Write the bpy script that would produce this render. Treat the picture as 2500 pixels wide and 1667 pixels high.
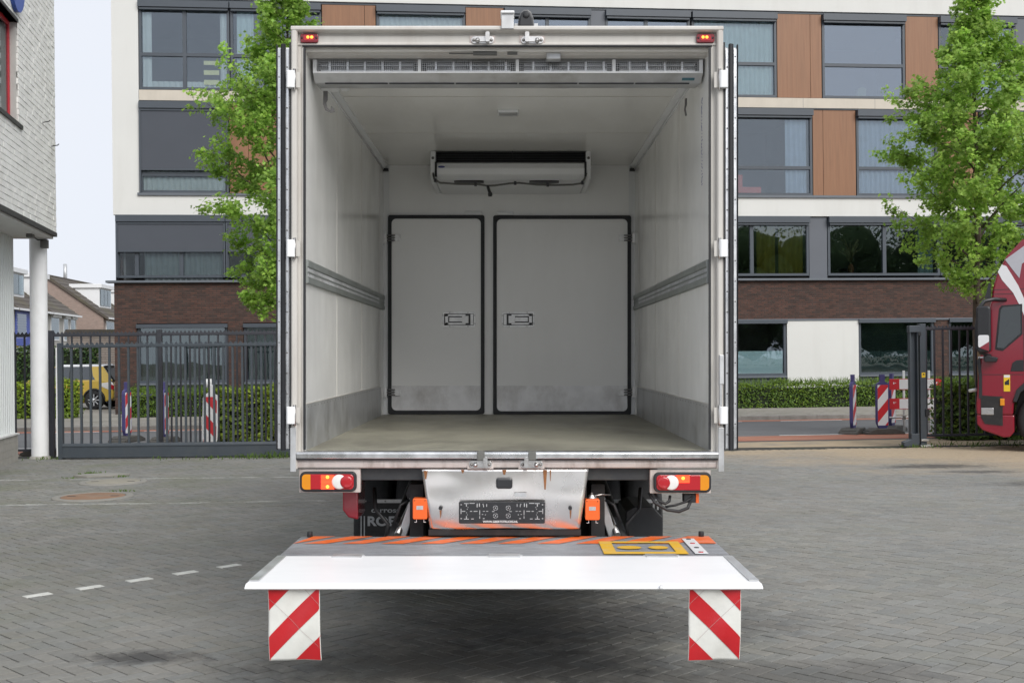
import bpy, math, random
import numpy as np
from mathutils import Vector, Matrix
for o in list(bpy.data.objects): bpy.data.objects.remove(o)
S = bpy.context.scene
C = S.collection
R = math.radians
# ------------------------------------------------------------------ camera
ROLL = 0.010
cam = bpy.data.cameras.new('camera'); camo = bpy.data.objects.new('camera', cam); C.objects.link(camo)
cam.sensor_width = 36; cam.lens = 36*2900/2500; cam.shift_y = 0.013; cam.clip_start = .05; cam.clip_end = 2000
camo.matrix_world = Matrix.Translation((0,0,1.72)) @ Matrix.Rotation(math.pi/2,4,'X') @ Matrix.Rotation(-ROLL,4,'Z')
S.camera = camo
S.render.resolution_x = 1024; S.render.resolution_y = 682
# ------------------------------------------------------------------ overcast sky
SUN_EL, SUN_AZ = R(37), R(152)          # azimuth clockwise from +Y (the view direction)
W = bpy.data.worlds.new('World'); S.world = W; W.use_nodes = True
nt = W.node_tree; nt.nodes.clear()
sky = nt.nodes.new('ShaderNodeTexSky'); sky.sky_type = 'NISHITA'; sky.sun_disc = False
sky.sun_elevation = SUN_EL; sky.sun_rotation = SUN_AZ; sky.air_density = 1.0; sky.dust_density = 3.0
mul = nt.nodes.new('ShaderNodeMixRGB'); mul.blend_type = 'MULTIPLY'; mul.inputs[0].default_value = 1
mul.inputs[2].default_value = (.051,.051,.051,1)
nt.links.new(sky.outputs[0], mul.inputs[1])
tc = nt.nodes.new('ShaderNodeTexCoord'); ns = nt.nodes.new('ShaderNodeTexNoise')
ns.inputs['Scale'].default_value = 2.2; ns.inputs['Detail'].default_value = 5
nt.links.new(tc.outputs['Generated'], ns.inputs['Vector'])
cr = nt.nodes.new('ShaderNodeValToRGB')
cr.color_ramp.elements[0].position = .3; cr.color_ramp.elements[0].color = (.462,.489,.544,1)
cr.color_ramp.elements[1].position = .75; cr.color_ramp.elements[1].color = (.503,.516,.548,1)
nt.links.new(ns.outputs[0], cr.inputs[0])
mx = nt.nodes.new('ShaderNodeMixRGB'); mx.inputs[0].default_value = .93
nt.links.new(mul.outputs[0], mx.inputs[1]); nt.links.new(cr.outputs[0], mx.inputs[2])
bg = nt.nodes.new('ShaderNodeBackground'); bg.inputs[1].default_value = 1.0
wo = nt.nodes.new('ShaderNodeOutputWorld')
nt.links.new(mx.outputs[0], bg.inputs[0]); nt.links.new(bg.outputs[0], wo.inputs[0])
sl = bpy.data.lights.new('sun','SUN'); sl.energy = 1.5; sl.angle = R(38); sl.color = (1,.975,.93)
so = bpy.data.objects.new('sun', sl); C.objects.link(so)
sd = Vector((math.sin(SUN_AZ)*math.cos(SUN_EL), math.cos(SUN_AZ)*math.cos(SUN_EL), math.sin(SUN_EL)))
so.rotation_euler = sd.to_track_quat('Z','Y').to_euler()
S.view_settings.view_transform = 'Standard'; S.view_settings.look = 'None'
S.view_settings.gamma = 1; S.view_settings.exposure = 0.88; S.view_settings.use_curve_mapping = False
# ------------------------------------------------------------------ materials
def L(r,g,b):
    f = lambda c: (c/12.92 if c <= .04045 else ((c+.055)/1.055)**2.4)
    return (f(r/255), f(g/255), f(b/255))
MATS = {}
def M(name, col, rough=.5, metal=0, var=.08, sc=5, bump=0, bsc=60, stretch=(1,1,1), dirt=None, coat=0,
      emit=0, trans=0, attr=False, spec=.5, world=False, rvar=0):
    """procedural material: base colour, slow and fast noise, optional dirt (colour, amount, scale, stretch), bump"""
    m = bpy.data.materials.new(name); m.use_nodes = True; t = m.node_tree; N = t.nodes; K = t.links
    b = N['Principled BSDF']
    b.inputs['Roughness'].default_value = rough; b.inputs['Metallic'].default_value = metal
    b.inputs['Specular IOR Level'].default_value = spec
    if coat: b.inputs['Coat Weight'].default_value = coat; b.inputs['Coat Roughness'].default_value = .08
    co = N.new('ShaderNodeTexCoord'); mp = N.new('ShaderNodeMapping'); mp.inputs['Scale'].default_value = stretch
    if world:
        ge = N.new('ShaderNodeNewGeometry'); K.new(ge.outputs['Position'], mp.inputs[0])
    else: K.new(co.outputs['Object'], mp.inputs[0])
    n1 = N.new('ShaderNodeTexNoise'); n1.inputs['Scale'].default_value = sc; n1.inputs['Detail'].default_value = 6
    n1.inputs['Roughness'].default_value = .6
    K.new(mp.outputs[0], n1.inputs['Vector'])
    mr = N.new('ShaderNodeMapRange'); mr.inputs[1].default_value = .25; mr.inputs[2].default_value = .75
    mr.inputs[3].default_value = 1-var; mr.inputs[4].default_value = 1+var; K.new(n1.outputs[0], mr.inputs[0])
    mm = N.new('ShaderNodeMixRGB'); mm.blend_type = 'MULTIPLY'; mm.inputs[0].default_value = 1
    if attr:
        at = N.new('ShaderNodeAttribute'); at.attribute_name = 'tint'; K.new(at.outputs['Color'], mm.inputs[1])
    else: mm.inputs[1].default_value = (*col,1)
    K.new(mr.outputs[0], mm.inputs[2]); out = mm.outputs[0]
    if dirt:
        dc, da, ds, dst = dirt
        mp2 = N.new('ShaderNodeMapping'); mp2.inputs['Scale'].default_value = dst; mp2.inputs['Location'].default_value = (3.1,1.7,.4)
        K.new(mp.inputs[0].links[0].from_socket, mp2.inputs[0])
        n2 = N.new('ShaderNodeTexNoise'); n2.inputs['Scale'].default_value = ds; n2.inputs['Detail'].default_value = 8
        n2.inputs['Roughness'].default_value = .65
        K.new(mp2.outputs[0], n2.inputs['Vector'])
        r2 = N.new('ShaderNodeMapRange'); r2.inputs[1].default_value = .48; r2.inputs[2].default_value = .72
        r2.inputs[3].default_value = 0; r2.inputs[4].default_value = da; K.new(n2.outputs[0], r2.inputs[0])
        m2 = N.new('ShaderNodeMixRGB'); m2.inputs[2].default_value = (*dc,1)
        K.new(r2.outputs[0], m2.inputs[0]); K.new(out, m2.inputs[1]); out = m2.outputs[0]
    K.new(out, b.inputs['Base Color'])
    if rvar:
        r3 = N.new('ShaderNodeMapRange'); r3.inputs[3].default_value = max(0,rough-rvar); r3.inputs[4].default_value = rough+rvar
        r3.inputs[1].default_value = .3; r3.inputs[2].default_value = .7
        K.new(n1.outputs[0], r3.inputs[0]); K.new(r3.outputs[0], b.inputs['Roughness'])
    if bump:
        n3 = N.new('ShaderNodeTexNoise'); n3.inputs['Scale'].default_value = bsc; n3.inputs['Detail'].default_value = 4
        K.new(mp.outputs[0], n3.inputs['Vector'])
        bp = N.new('ShaderNodeBump'); bp.inputs['Strength'].default_value = bump; bp.inputs['Distance'].default_value = .01
        K.new(n3.outputs[0], bp.inputs['Height']); K.new(bp.outputs[0], b.inputs['Normal'])
    if emit:
        b.inputs['Emission Color'].default_value = (*col,1); b.inputs['Emission Strength'].default_value = emit
    if trans:
        tr = N.new('ShaderNodeBsdfTranslucent'); K.new(out, tr.inputs[0])
        ms = N.new('ShaderNodeMixShader'); ms.inputs[0].default_value = trans
        K.new(b.outputs[0], ms.inputs[1]); K.new(tr.outputs[0], ms.inputs[2])
        K.new(ms.outputs[0], N['Material Output'].inputs[0])
    MATS[name] = m
    return m
def glass(name, tint, refl, rough=.01, tr=(.8,.85,.85)):
    """window pane: fresnel reflection over a tinted see-through sheet"""
    m = bpy.data.materials.new(name); m.use_nodes = True; t = m.node_tree; N = t.nodes; K = t.links
    N.remove(N['Principled BSDF'])
    g = N.new('ShaderNodeBsdfGlossy'); g.inputs['Color'].default_value = (*tint,1); g.inputs['Roughness'].default_value = rough
    tp = N.new('ShaderNodeBsdfTransparent'); tp.inputs[0].default_value = (*tr,1)
    fr = N.new('ShaderNodeFresnel'); fr.inputs[0].default_value = 1.5
    a = N.new('ShaderNodeMath'); a.operation = 'ADD'; a.inputs[1].default_value = refl; a.use_clamp = True
    K.new(fr.outputs[0], a.inputs[0])
    ms = N.new('ShaderNodeMixShader'); K.new(a.outputs[0], ms.inputs[0]); K.new(tp.outputs[0], ms.inputs[1]); K.new(g.outputs[0], ms.inputs[2])
    ge = N.new('ShaderNodeTexCoord'); nz = N.new('ShaderNodeTexNoise'); nz.inputs['Scale'].default_value = .7
    K.new(ge.outputs['Object'], nz.inputs['Vector'])
    bp = N.new('ShaderNodeBump'); bp.inputs['Strength'].default_value = .05; bp.inputs['Distance'].default_value = .05
    K.new(nz.outputs[0], bp.inputs['Height']); K.new(bp.outputs[0], g.inputs['Normal'])
    K.new(ms.outputs[0], N['Material Output'].inputs[0]); MATS[name] = m
    return m
# ------------------------------------------------------------------ mesh builder
class MB:
    def __init__(s): s.v=[]; s.f=[]; s.m=[]; s.cm=0; s.sm=[]; s.smooth=False
    def q(s, idx): s.f.append(tuple(idx)); s.m.append(s.cm); s.sm.append(s.smooth)
    def poly(s, pts):
        n=len(s.v); s.v += [tuple(p) for p in pts]; s.q(range(n,n+len(pts))); return s
    def box(s, x0,x1,y0,y1,z0,z1):
        if x0>x1: x0,x1=x1,x0
        if y0>y1: y0,y1=y1,y0
        if z0>z1: z0,z1=z1,z0
        n=len(s.v)
        s.v += [(x0,y0,z0),(x1,y0,z0),(x1,y1,z0),(x0,y1,z0),(x0,y0,z1),(x1,y0,z1),(x1,y1,z1),(x0,y1,z1)]
        for f in ((0,3,2,1),(4,5,6,7),(0,1,5,4),(1,2,6,5),(2,3,7,6),(3,0,4,7)): s.q([n+i for i in f])
        return s
    def obox(s, c, sz, rot):
        """box of size sz about centre c, turned by the 3x3 matrix or z-angle rot"""
        Mx = rot if isinstance(rot, Matrix) else Matrix.Rotation(rot,3,'Z')
        n=len(s.v); c=Vector(c)
        for k in ((-1,-1,-1),(1,-1,-1),(1,1,-1),(-1,1,-1),(-1,-1,1),(1,-1,1),(1,1,1),(-1,1,1)):
            s.v.append(tuple(c + Mx @ Vector((k[0]*sz[0]/2,k[1]*sz[1]/2,k[2]*sz[2]/2))))
        for f in ((0,3,2,1),(4,5,6,7),(0,1,5,4),(1,2,6,5),(2,3,7,6),(3,0,4,7)): s.q([n+i for i in f])
        return s
    def prism(s, pts, ax, a, b):
        """closed 2-D outline pts pushed from a to b along axis 0/1/2 (remaining axes in order)"""
        n=len(s.v); k=len(pts)
        def P(p,w):
            p=list(p); p.insert(ax,w); return tuple(p)
        s.v += [P(p,a) for p in pts]+[P(p,b) for p in pts]
        for i in range(k):
            j=(i+1)%k; s.q((n+i,n+j,n+k+j,n+k+i))
        s.q(range(n+k-1,n-1,-1)); s.q(range(n+k,n+2*k)); return s
    def cyl(s, p0, p1, r, n=12, r2=None, caps=True):
        p0=Vector(p0); p1=Vector(p1); d=(p1-p0); r2 = r if r2 is None else r2
        z=d.normalized(); x=z.orthogonal().normalized(); y=z.cross(x); b=len(s.v)
        for p,rr in ((p0,r),(p1,r2)):
            for i in range(n):
                a=2*math.pi*i/n; s.v.append(tuple(p+x*math.cos(a)*rr+y*math.sin(a)*rr))
        sv=s.smooth; s.smooth=True
        for i in range(n):
            j=(i+1)%n; s.q((b+i,b+j,b+n+j,b+n+i))
        s.smooth=sv
        if caps: s.q(range(b+n-1,b-1,-1)); s.q(range(b+n,b+2*n))
        return s
    def tube(s, pts, r, n=8, taper=None):
        pts=[Vector(p) for p in pts]; b=len(s.v); k=len(pts); prev=None
        for i,p in enumerate(pts):
            t=(pts[min(i+1,k-1)]-pts[max(i-1,0)]).normalized()
            x = t.orthogonal().normalized() if prev is None else (prev-t*prev.dot(t)).normalized()
            prev=x; y=t.cross(x); rr = r if taper is None else r+(taper-r)*i/(k-1)
            for j in range(n):
                a=2*math.pi*j/n; s.v.append(tuple(p+x*math.cos(a)*rr+y*math.sin(a)*rr))
        sv=s.smooth; s.smooth=True
        for i in range(k-1):
            for j in range(n):
                l=(j+1)%n; s.q((b+i*n+j,b+i*n+l,b+(i+1)*n+l,b+(i+1)*n+j))
        s.smooth=sv
        s.q(range(b+n-1,b-1,-1)); s.q(range(b+(k-1)*n,b+k*n)); return s
    def lathe(s, prof, c, axis='Z', n=24):
        """profile of (radius, height) turned about an axis through c"""
        b=len(s.v); k=len(prof)
        for r,h in prof:
            for i in range(n):
                a=2*math.pi*i/n; u,w=r*math.cos(a),r*math.sin(a)
                p={'Z':(u,w,h),'Y':(u,h,w),'X':(h,u,w)}[axis]
                s.v.append((c[0]+p[0],c[1]+p[1],c[2]+p[2]))
        sv=s.smooth; s.smooth=True
        for i in range(k-1):
            for j in range(n):
                l=(j+1)%n; s.q((b+i*n+j,b+i*n+l,b+(i+1)*n+l,b+(i+1)*n+j))
        s.smooth=sv
        return s
    def grid(s, fn, nu, nv):
        b=len(s.v)
        for i in range(nu+1):
            for j in range(nv+1): s.v.append(tuple(fn(i/nu,j/nv)))
        sv=s.smooth; s.smooth=True
        for i in range(nu):
            for j in range(nv):
                a=b+i*(nv+1)+j; s.q((a,a+nv+1,a+nv+2,a+1))
        s.smooth=sv; return s
    def build(s, name, mats, parent=None, bevel=0, seg=2, solid=0, auto=False):
        me=bpy.data.meshes.new(name); me.from_pydata(s.v,[],s.f); me.update()
        if not isinstance(mats,(list,tuple)): mats=[mats]
        for m in mats: me.materials.append(MATS[m] if isinstance(m,str) else m)
        if len(mats)>1: me.polygons.foreach_set('material_index', s.m)
        me.polygons.foreach_set('use_smooth', s.sm)
        o=bpy.data.objects.new(name,me); C.objects.link(o)
        if parent: o.parent=parent
        if solid:
            sd_=o.modifiers.new('thick','SOLIDIFY'); sd_.thickness=solid; sd_.offset=0
        if bevel:
            bv=o.modifiers.new('bevel','BEVEL'); bv.width=bevel; bv.segments=seg; bv.limit_method='ANGLE'; bv.angle_limit=R(40)
            bv.harden_normals=False
        return o
def _each(self, name, mats, parent=None, **kw):
    """build every loose piece of the collected mesh as an object of its own"""
    par=list(range(len(self.v)))
    def find(a):
        while par[a]!=a: par[a]=par[par[a]]; a=par[a]
        return a
    for f in self.f:
        r=find(f[0])
        for i in f[1:]: par[find(i)]=r
    groups={}
    for k,f in enumerate(self.f): groups.setdefault(find(f[0]),[]).append(k)
    out=[]
    for ks in groups.values():
        b=MB(); mp={}
        for k in ks:
            idx=[]
            for i in self.f[k]:
                if i not in mp: mp[i]=len(b.v); b.v.append(self.v[i])
                idx.append(mp[i])
            b.f.append(tuple(idx)); b.m.append(self.m[k]); b.sm.append(self.sm[k])
        mm=mats
        if isinstance(mats,(list,tuple)) and len(set(b.m))==1: mm=mats[b.m[0]]; b.m=[0]*len(b.f)
        out.append(b.build(name,mm,parent,**kw))
    return out
MB.each=_each
def bx(name, mat, parent, *b, bevel=0):
    return MB().box(*b).build(name, mat, parent, bevel=bevel)
def rrect(x0,x1,z0,z1,r,n=5):
    """rounded rectangle outline"""
    out=[]
    for cx,cz,a0 in ((x1-r,z1-r,0),(x0+r,z1-r,90),(x0+r,z0+r,180),(x1-r,z0+r,270)):
        for i in range(n+1):
            a=R(a0+90*i/n); out.append((cx+r*math.cos(a),cz+r*math.sin(a)))
    return out
def thing(name, label, cat, loc=(0,0,0), rz=0, group=None):
    o=bpy.data.objects.new(name,None); C.objects.link(o); o.location=loc; o.rotation_euler=(0,0,rz); o.empty_display_size=.2
    return tag(o,label,cat,group)
def tag(o,label,cat,group=None):
    o['label']=label; o['category']=cat
    if group: o['group']=group
    return o
def struct(o): o['kind']='structure'; return o
def stuff(o): o['kind']='stuff'; return o
def copy_tree(o, parent=None):
    c=o.copy(); C.objects.link(c)
    if parent: c.parent=parent
    for ch in list(o.children): copy_tree(ch,c)
    return c
def text(name, s, size, mat, parent, loc, rot=(math.pi/2,0,0), sx=1, bold=0, extrude=.001):
    cu=bpy.data.curves.new(name,'FONT'); cu.body=s; cu.size=size; cu.extrude=extrude; cu.offset=bold
    to=bpy.data.objects.new(name,cu); C.objects.link(to); bpy.context.view_layer.update()
    me=bpy.data.meshes.new_from_object(to); bpy.data.objects.remove(to)
    o=bpy.data.objects.new(name,me); C.objects.link(o); me.materials.clear(); me.materials.append(MATS[mat])
    o.parent=parent; o.location=loc; o.rotation_euler=rot; o.scale=(sx,1,1)
    return o
rnd = random.Random(11)
# ------------------------------------------------------------------ palette
M('white_gelcoat', (.93,.93,.91), .2, var=.03, sc=1.5, dirt=((.60,.58,.54),.28,2.2,(1,1,.2)), rvar=.06)
M('white_ceiling', (.92,.91,.88), .16, var=.03, sc=1.2, dirt=((.62,.60,.55),.25,1.8,(1,.4,1)))
M('frame_paint', (.56,.54,.505), .34, var=.06, sc=3, dirt=((.38,.33,.29),.45,5,(1,1,.2)))
M('frame_grubby', (.60,.53,.50), .38, var=.12, sc=7, dirt=((.22,.16,.13),.75,9,(1,1,.3)))
M('white_plastic', (.82,.83,.84), .3, var=.03)
M('bright_white', (.92,.92,.93), .38, var=.02, sc=2, dirt=((.74,.74,.75),.35,3.5,(.35,1,1)), bump=.04, bsc=25)
M('alu', (.72,.73,.74), .3, 1, var=.12, sc=9, rvar=.1, dirt=((.32,.31,.30),.5,6,(1,1,1)))
M('alu_dull', (.56,.57,.58), .42, .55, var=.16, sc=5, rvar=.12, dirt=((.30,.29,.27),.6,4,(1,1,.6)), bump=.05, bsc=30)
M('steel', (.62,.61,.60), .33, 1, var=.1, sc=20, dirt=((.25,.2,.16),.4,20,(1,1,1)))
M('stainless', (.80,.78,.76), .24, 1, var=.07, sc=2.5, rvar=.08, dirt=((.55,.45,.40),.3,3,(1,1,.3)))
M('rust', (.24,.10,.035), .8, var=.35, sc=14)
M('rubber', (.018,.019,.022), .55, var=.15, sc=20)
M('black_plastic', (.022,.023,.026), .38, var=.1, sc=20)
M('black_paint', (.03,.032,.036), .45, var=.18, sc=8, dirt=((.10,.095,.085),.35,7,(1,1,1)))
M('under_black', (.014,.014,.015), .65, var=.25, sc=8, dirt=((.06,.055,.05),.4,9,(1,1,1)))
M('floor_resin', (.30,.288,.23), .5, var=.1, sc=4, dirt=((.13,.12,.10),.75,1.6,(1,.45,1)), bump=.12, bsc=260, rvar=.1)
M('tread_plate', (.36,.375,.40), .45, .25, var=.28, sc=9, dirt=((.13,.12,.12),.9,2.4,(.5,1.2,1)), bump=.9, bsc=70, stretch=(1,3,1))
M('orange_paint', (.85,.15,.02), .5, var=.08, sc=30, dirt=((.55,.50,.48),.55,16,(.5,1.6,1)))
M('yellow_paint', (.78,.46,.03), .5, var=.08, sc=30, dirt=((.5,.5,.5),.4,13,(.5,1.6,1)))
M('orange_plastic', (.78,.13,.02), .35, var=.06)
M('red_lens', (.42,.012,.02), .12, var=.05, coat=.5)
M('red_deep', (.20,.012,.02), .2, var=.05, coat=.4)
M('amber_lens', (.70,.26,.01), .14, var=.05, coat=.5)
M('white_lens', (.75,.74,.72), .15, var=.03, coat=.5)
M('lit_red', (1.0,.07,.02), .3, var=.1, emit=1.1)
M('lit_orange', (1.0,.26,.03), .3, var=.05, emit=2.2)
M('flag_red', (.50,.016,.022), .3, var=.08, sc=8, bump=.35, bsc=14, dirt=((.35,.03,.03),.3,6,(1,1,1)))
M('flag_white', (.70,.70,.66), .3, var=.07, sc=8, bump=.35, bsc=14, dirt=((.45,.44,.42),.35,4,(1,1,1)))
M('grey_print', (.42,.43,.44), .6, var=.2, sc=40)
M('white_print', (.8,.8,.8), .5, var=.04)
M('cable', (.02,.02,.022), .5)
M('hose_grey', (.12,.12,.11), .5, var=.1)
M('blue_print', (.05,.06,.22), .5)
M('teal_print', (.06,.16,.20), .5)
M('screw', (.25,.24,.23), .45, .6)
M('truck_red', (.32,.012,.028), .22, var=.04, sc=2, coat=.6)
M('tyre', (.02,.02,.021), .8, var=.2, sc=30)
M('rail_grey', (.30,.325,.315), .45, .3, var=.12, sc=6, dirt=((.18,.18,.17),.5,3,(1,1,1)))
M('scuffed_alu', (.88,.88,.89), .4, .1, var=.16, sc=4, rvar=.12, dirt=((.45,.43,.41),.7,3.2,(1,1,.7)))
M('door_white', (.94,.94,.93), .24, var=.02, sc=2, dirt=((.72,.71,.68),.2,1.5,(1,1,.2)))
M('dark_steel', (.17,.165,.16), .45, .4, var=.15)
M('scrape', (.42,.41,.39), .5, var=.3, sc=30)
M('hinge_metal', (.80,.80,.80), .35, .25, var=.12, sc=20, dirt=((.4,.38,.36),.35,18,(1,1,1)))
M('flag_seam', (.40,.30,.29), .5, var=.1)
# ================================================================== ground
ALPHA = math.atan(.104)                      # the street and the flats run at this angle to the picture
def pave(name, cols, sand=True):
    """concrete paving: per-stone tint, grit, moss and sand in places, faded paint lines"""
    m = M(name, (0,0,0), .78, var=.13, sc=22, bump=.22, bsc=190, attr=True, world=True, spec=.3)
    t=m.node_tree; N=t.nodes; K=t.links; b=N['Principled BSDF']
    src=b.inputs['Base Color'].links[0].from_socket
    ge=N.new('ShaderNodeNewGeometry'); sp=N.new('ShaderNodeSeparateXYZ'); K.new(ge.outputs['Position'],sp.inputs[0])
    def math_(op,a,b_=None,c=None):
        n=N.new('ShaderNodeMath'); n.operation=op
        for i,v in enumerate((a,b_,c)):
            if v is None: continue
            if isinstance(v,(int,float)): n.inputs[i].default_value=v
            else: K.new(v,n.inputs[i])
        return n.outputs[0]
    def noise(sc,det=5,rough=.6):
        n=N.new('ShaderNodeTexNoise'); n.inputs['Scale'].default_value=sc; n.inputs['Detail'].default_value=det; n.inputs['Roughness'].default_value=rough
        K.new(ge.outputs['Position'],n.inputs['Vector']); return n.outputs[0]
    def mr(v,a,b_,c=0,d=1):
        n=N.new('ShaderNodeMapRange'); n.inputs[1].default_value=a; n.inputs[2].default_value=b_; n.inputs[3].default_value=c; n.inputs[4].default_value=d; K.new(v,n.inputs[0]); return n.outputs[0]
    def mix(f,c1,c2):
        n=N.new('ShaderNodeMixRGB'); K.new(f,n.inputs[0]); K.new(c1,n.inputs[1]); n.inputs[2].default_value=(*c2,1); return n.outputs[0]
    X,Y=sp.outputs[0],sp.outputs[1]
    # broad weathering
    out=mix(mr(noise(.35,4),.4,.75,0,.45),src,(.14,.14,.132))
    out=mix(mr(noise(1.1,6,.7),.55,.8,0,.5),out,(.22,.21,.165))
    out=mix(mr(noise(420,2),.60,.72,0,.55),out,(.42,.42,.40))     # pale grit in the concrete
    mo=math_('MULTIPLY',mr(noise(.8,6,.7),.47,.66,0,.6),mr(X,-2.5,-5.0,.25,1))
    out=mix(mo,out,(.155,.165,.105))                              # thin moss film
    # blown sand near the street entrance and along the right side
    e=math_('ADD',math_('MULTIPLY',math_('SUBTRACT',X,3.5),.30),math_('MULTIPLY',math_('SUBTRACT',Y,17.6),.45))
    e=math_('ADD',e,math_('MULTIPLY',math_('SUBTRACT',noise(.55,6,.7),.5),4.5))
    out=mix(mr(e,.1,2.0,0,.85),out,(.40,.315,.215))
    # old oil and water stains; spots under lift and truck also paint in shade
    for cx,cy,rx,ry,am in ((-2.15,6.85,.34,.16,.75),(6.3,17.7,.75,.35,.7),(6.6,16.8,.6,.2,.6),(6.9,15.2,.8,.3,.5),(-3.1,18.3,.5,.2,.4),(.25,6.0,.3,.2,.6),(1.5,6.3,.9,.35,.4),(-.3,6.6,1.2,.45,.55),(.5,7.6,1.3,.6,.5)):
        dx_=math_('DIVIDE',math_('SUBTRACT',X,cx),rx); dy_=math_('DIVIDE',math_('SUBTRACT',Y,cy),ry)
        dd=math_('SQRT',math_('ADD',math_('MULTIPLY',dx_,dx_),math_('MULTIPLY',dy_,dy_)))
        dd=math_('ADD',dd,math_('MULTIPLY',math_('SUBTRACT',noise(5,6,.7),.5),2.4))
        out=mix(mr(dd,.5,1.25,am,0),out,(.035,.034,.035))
    # two worn parking lines
    for y0,xa,xb in ((14.16,-9,-1.2),(17.08,-9,-2.4)):
        l=math_('LESS_THAN',math_('ABSOLUTE',math_('SUBTRACT',math_('SUBTRACT',Y,math_('MULTIPLY',X,.028)),y0+.1)),.05)
        l=math_('MULTIPLY',l,math_('LESS_THAN',X,xb)); l=math_('MULTIPLY',l,mr(noise(3.5,7,.75),.42,.6,0,.65))
        out=mix(l,out,(.55,.55,.52))
    K.new(out,b.inputs['Base Color'])
    return m
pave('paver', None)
M('joint_sand', (.035,.032,.027), .95, var=.35, sc=9, world=True, dirt=((.06,.09,.03),.5,1.5,(1,1,1)))
M('paver_white', (.66,.66,.62), .6, var=.08, sc=15, dirt=((.3,.3,.28),.5,9,(1,1,1)), bump=.2, bsc=150)
M('soil', (.10,.085,.06), .95, var=.3, sc=.6, dirt=((.06,.10,.03),.6,.4,(1,1,1)))
M('asphalt', (.135,.137,.14), .85, var=.10, sc=1.2, bump=.1, bsc=150, dirt=((.075,.075,.078),.6,.35,(.4,1.5,1)), world=True)
M('red_asphalt', (.34,.135,.085), .85, var=.12, sc=2.5, dirt=((.36,.27,.20),.55,1.2,(.5,1.5,1)), world=True)
M('road_white', (.68,.68,.66), .6, var=.1, sc=8, dirt=((.3,.3,.3),.5,6,(1,1,1)))
M('sand', (.37,.29,.195), .95, var=.2, sc=1.6, bump=.2, bsc=40, dirt=((.20,.19,.17),.8,1.1,(1,1,1)), world=True)
M('kerb_stone', (.22,.215,.20), .8, var=.15, sc=7, dirt=((.09,.085,.07),.5,4,(1,1,1)))
M('slab', (.30,.28,.245), .85, var=.14, sc=5, dirt=((.17,.17,.11),.55,1.6,(1,1,1)))
g=MB().poly([(-600,-300,-.09),(600,-300,-.09),(600,900,-.09),(-600,900,-.09)]).build('ground','soil'); struct(g)
yd=MB().poly([(-30,-40,-.022),(34,-40,-.022),(34,22.4,-.022),(-30,21.0,-.022)]).build('yard','joint_sand'); struct(yd)
# herringbone stones of 200 x 100 mm laid diagonally
w=.1; J=.0042; Hc=.0022
def stone_mesh(name, horiz, tint, seed):
    r=random.Random(seed); lx,ly=(2*w,w) if horiz else (w,2*w)
    v=[];f=[]
    def ring(ins,z):
        for x,y in ((ins,ins),(lx-ins,ins),(lx-ins,ly-ins),(ins,ly-ins)): v.append((x-lx/2+r.uniform(-.0007,.0007),y-ly/2+r.uniform(-.0007,.0007),z))
    ring(J,-.03); ring(J,-Hc); ring(J+Hc,0)
    for a in (0,4):
        for i in range(4): j=(i+1)%4; f.append((a+i,a+j,a+4+j,a+4+i))
    f.append((8,9,10,11))
    return v,f
def tint_attr(me, cols):
    at=me.color_attributes.new('tint','FLOAT_COLOR','POINT'); at.data.foreach_set('color', np.array(cols,dtype=np.float32).ravel())
r2=random.Random(5)
def stone_col():
    k=r2.gauss(1,.055); b_=r2.uniform(-.006,.006)
    return (max(.05,.228*k+b_),max(.05,.224*k),max(.05,.208*k-b_),1)
ca=math.cos(-math.pi/4); sa=math.sin(-math.pi/4)
cells=[]
N0=int(24/w)
for i in range(-N0,N0+60):
    for j in range(-N0-60,N0):
        k=(i-j)%4
        if k not in (0,3): continue
        horiz = k==0
        cx,cy = ((i+1)*w,(j+.5)*w) if horiz else ((i+.5)*w,(j+1)*w)
        X=cx*ca-cy*sa; Y=cx*sa+cy*ca+11.0
        if Y<4.6 or Y>20.55+max(0,(X-2)*.09) or abs(X)>.45*Y+1.2: continue
        if X<-8.05 and Y>15.5+ (X+8.6)*0: pass
        cells.append((X,Y,horiz))
# bring the pattern into register with the white marker stones
b_=min((c for c in cells if not c[2]),key=lambda c:(c[0]+3.49)**2+(c[1]-8.70)**2); ddx,ddy=-3.49-b_[0],8.70-b_[1]
cells=[(c[0]+ddx,c[1]+ddy,c[2]) for c in cells]
# white marker stones: the nearest matching stones of one row
whites=set()
for k in range(5):
    wx,wy=-3.49+.3175*k,8.70+.3025*k
    best=min((c for c in cells if not c[2]),key=lambda c:(c[0]-wx)**2+(c[1]-wy)**2) if k==0 else None
    if k==0: base=best
    tgt=(base[0]+.2828*k, base[1]+.2828*k) if True else (wx,wy)
    best=min((c for c in cells if c[2]==base[2]),key=lambda c:(c[0]-tgt[0])**2+(c[1]-tgt[1])**2)
    whites.add(best)
# visible size in the picture decides which stones are single objects
def seen(c):
    X,Y,_=c
    px=1250+2900*X/Y; py_=866+2900*1.72/Y
    return -5<px<2505 and py_<1672
vis=sorted((c for c in cells if seen(c) and c not in whites), key=lambda c:c[1])
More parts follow.
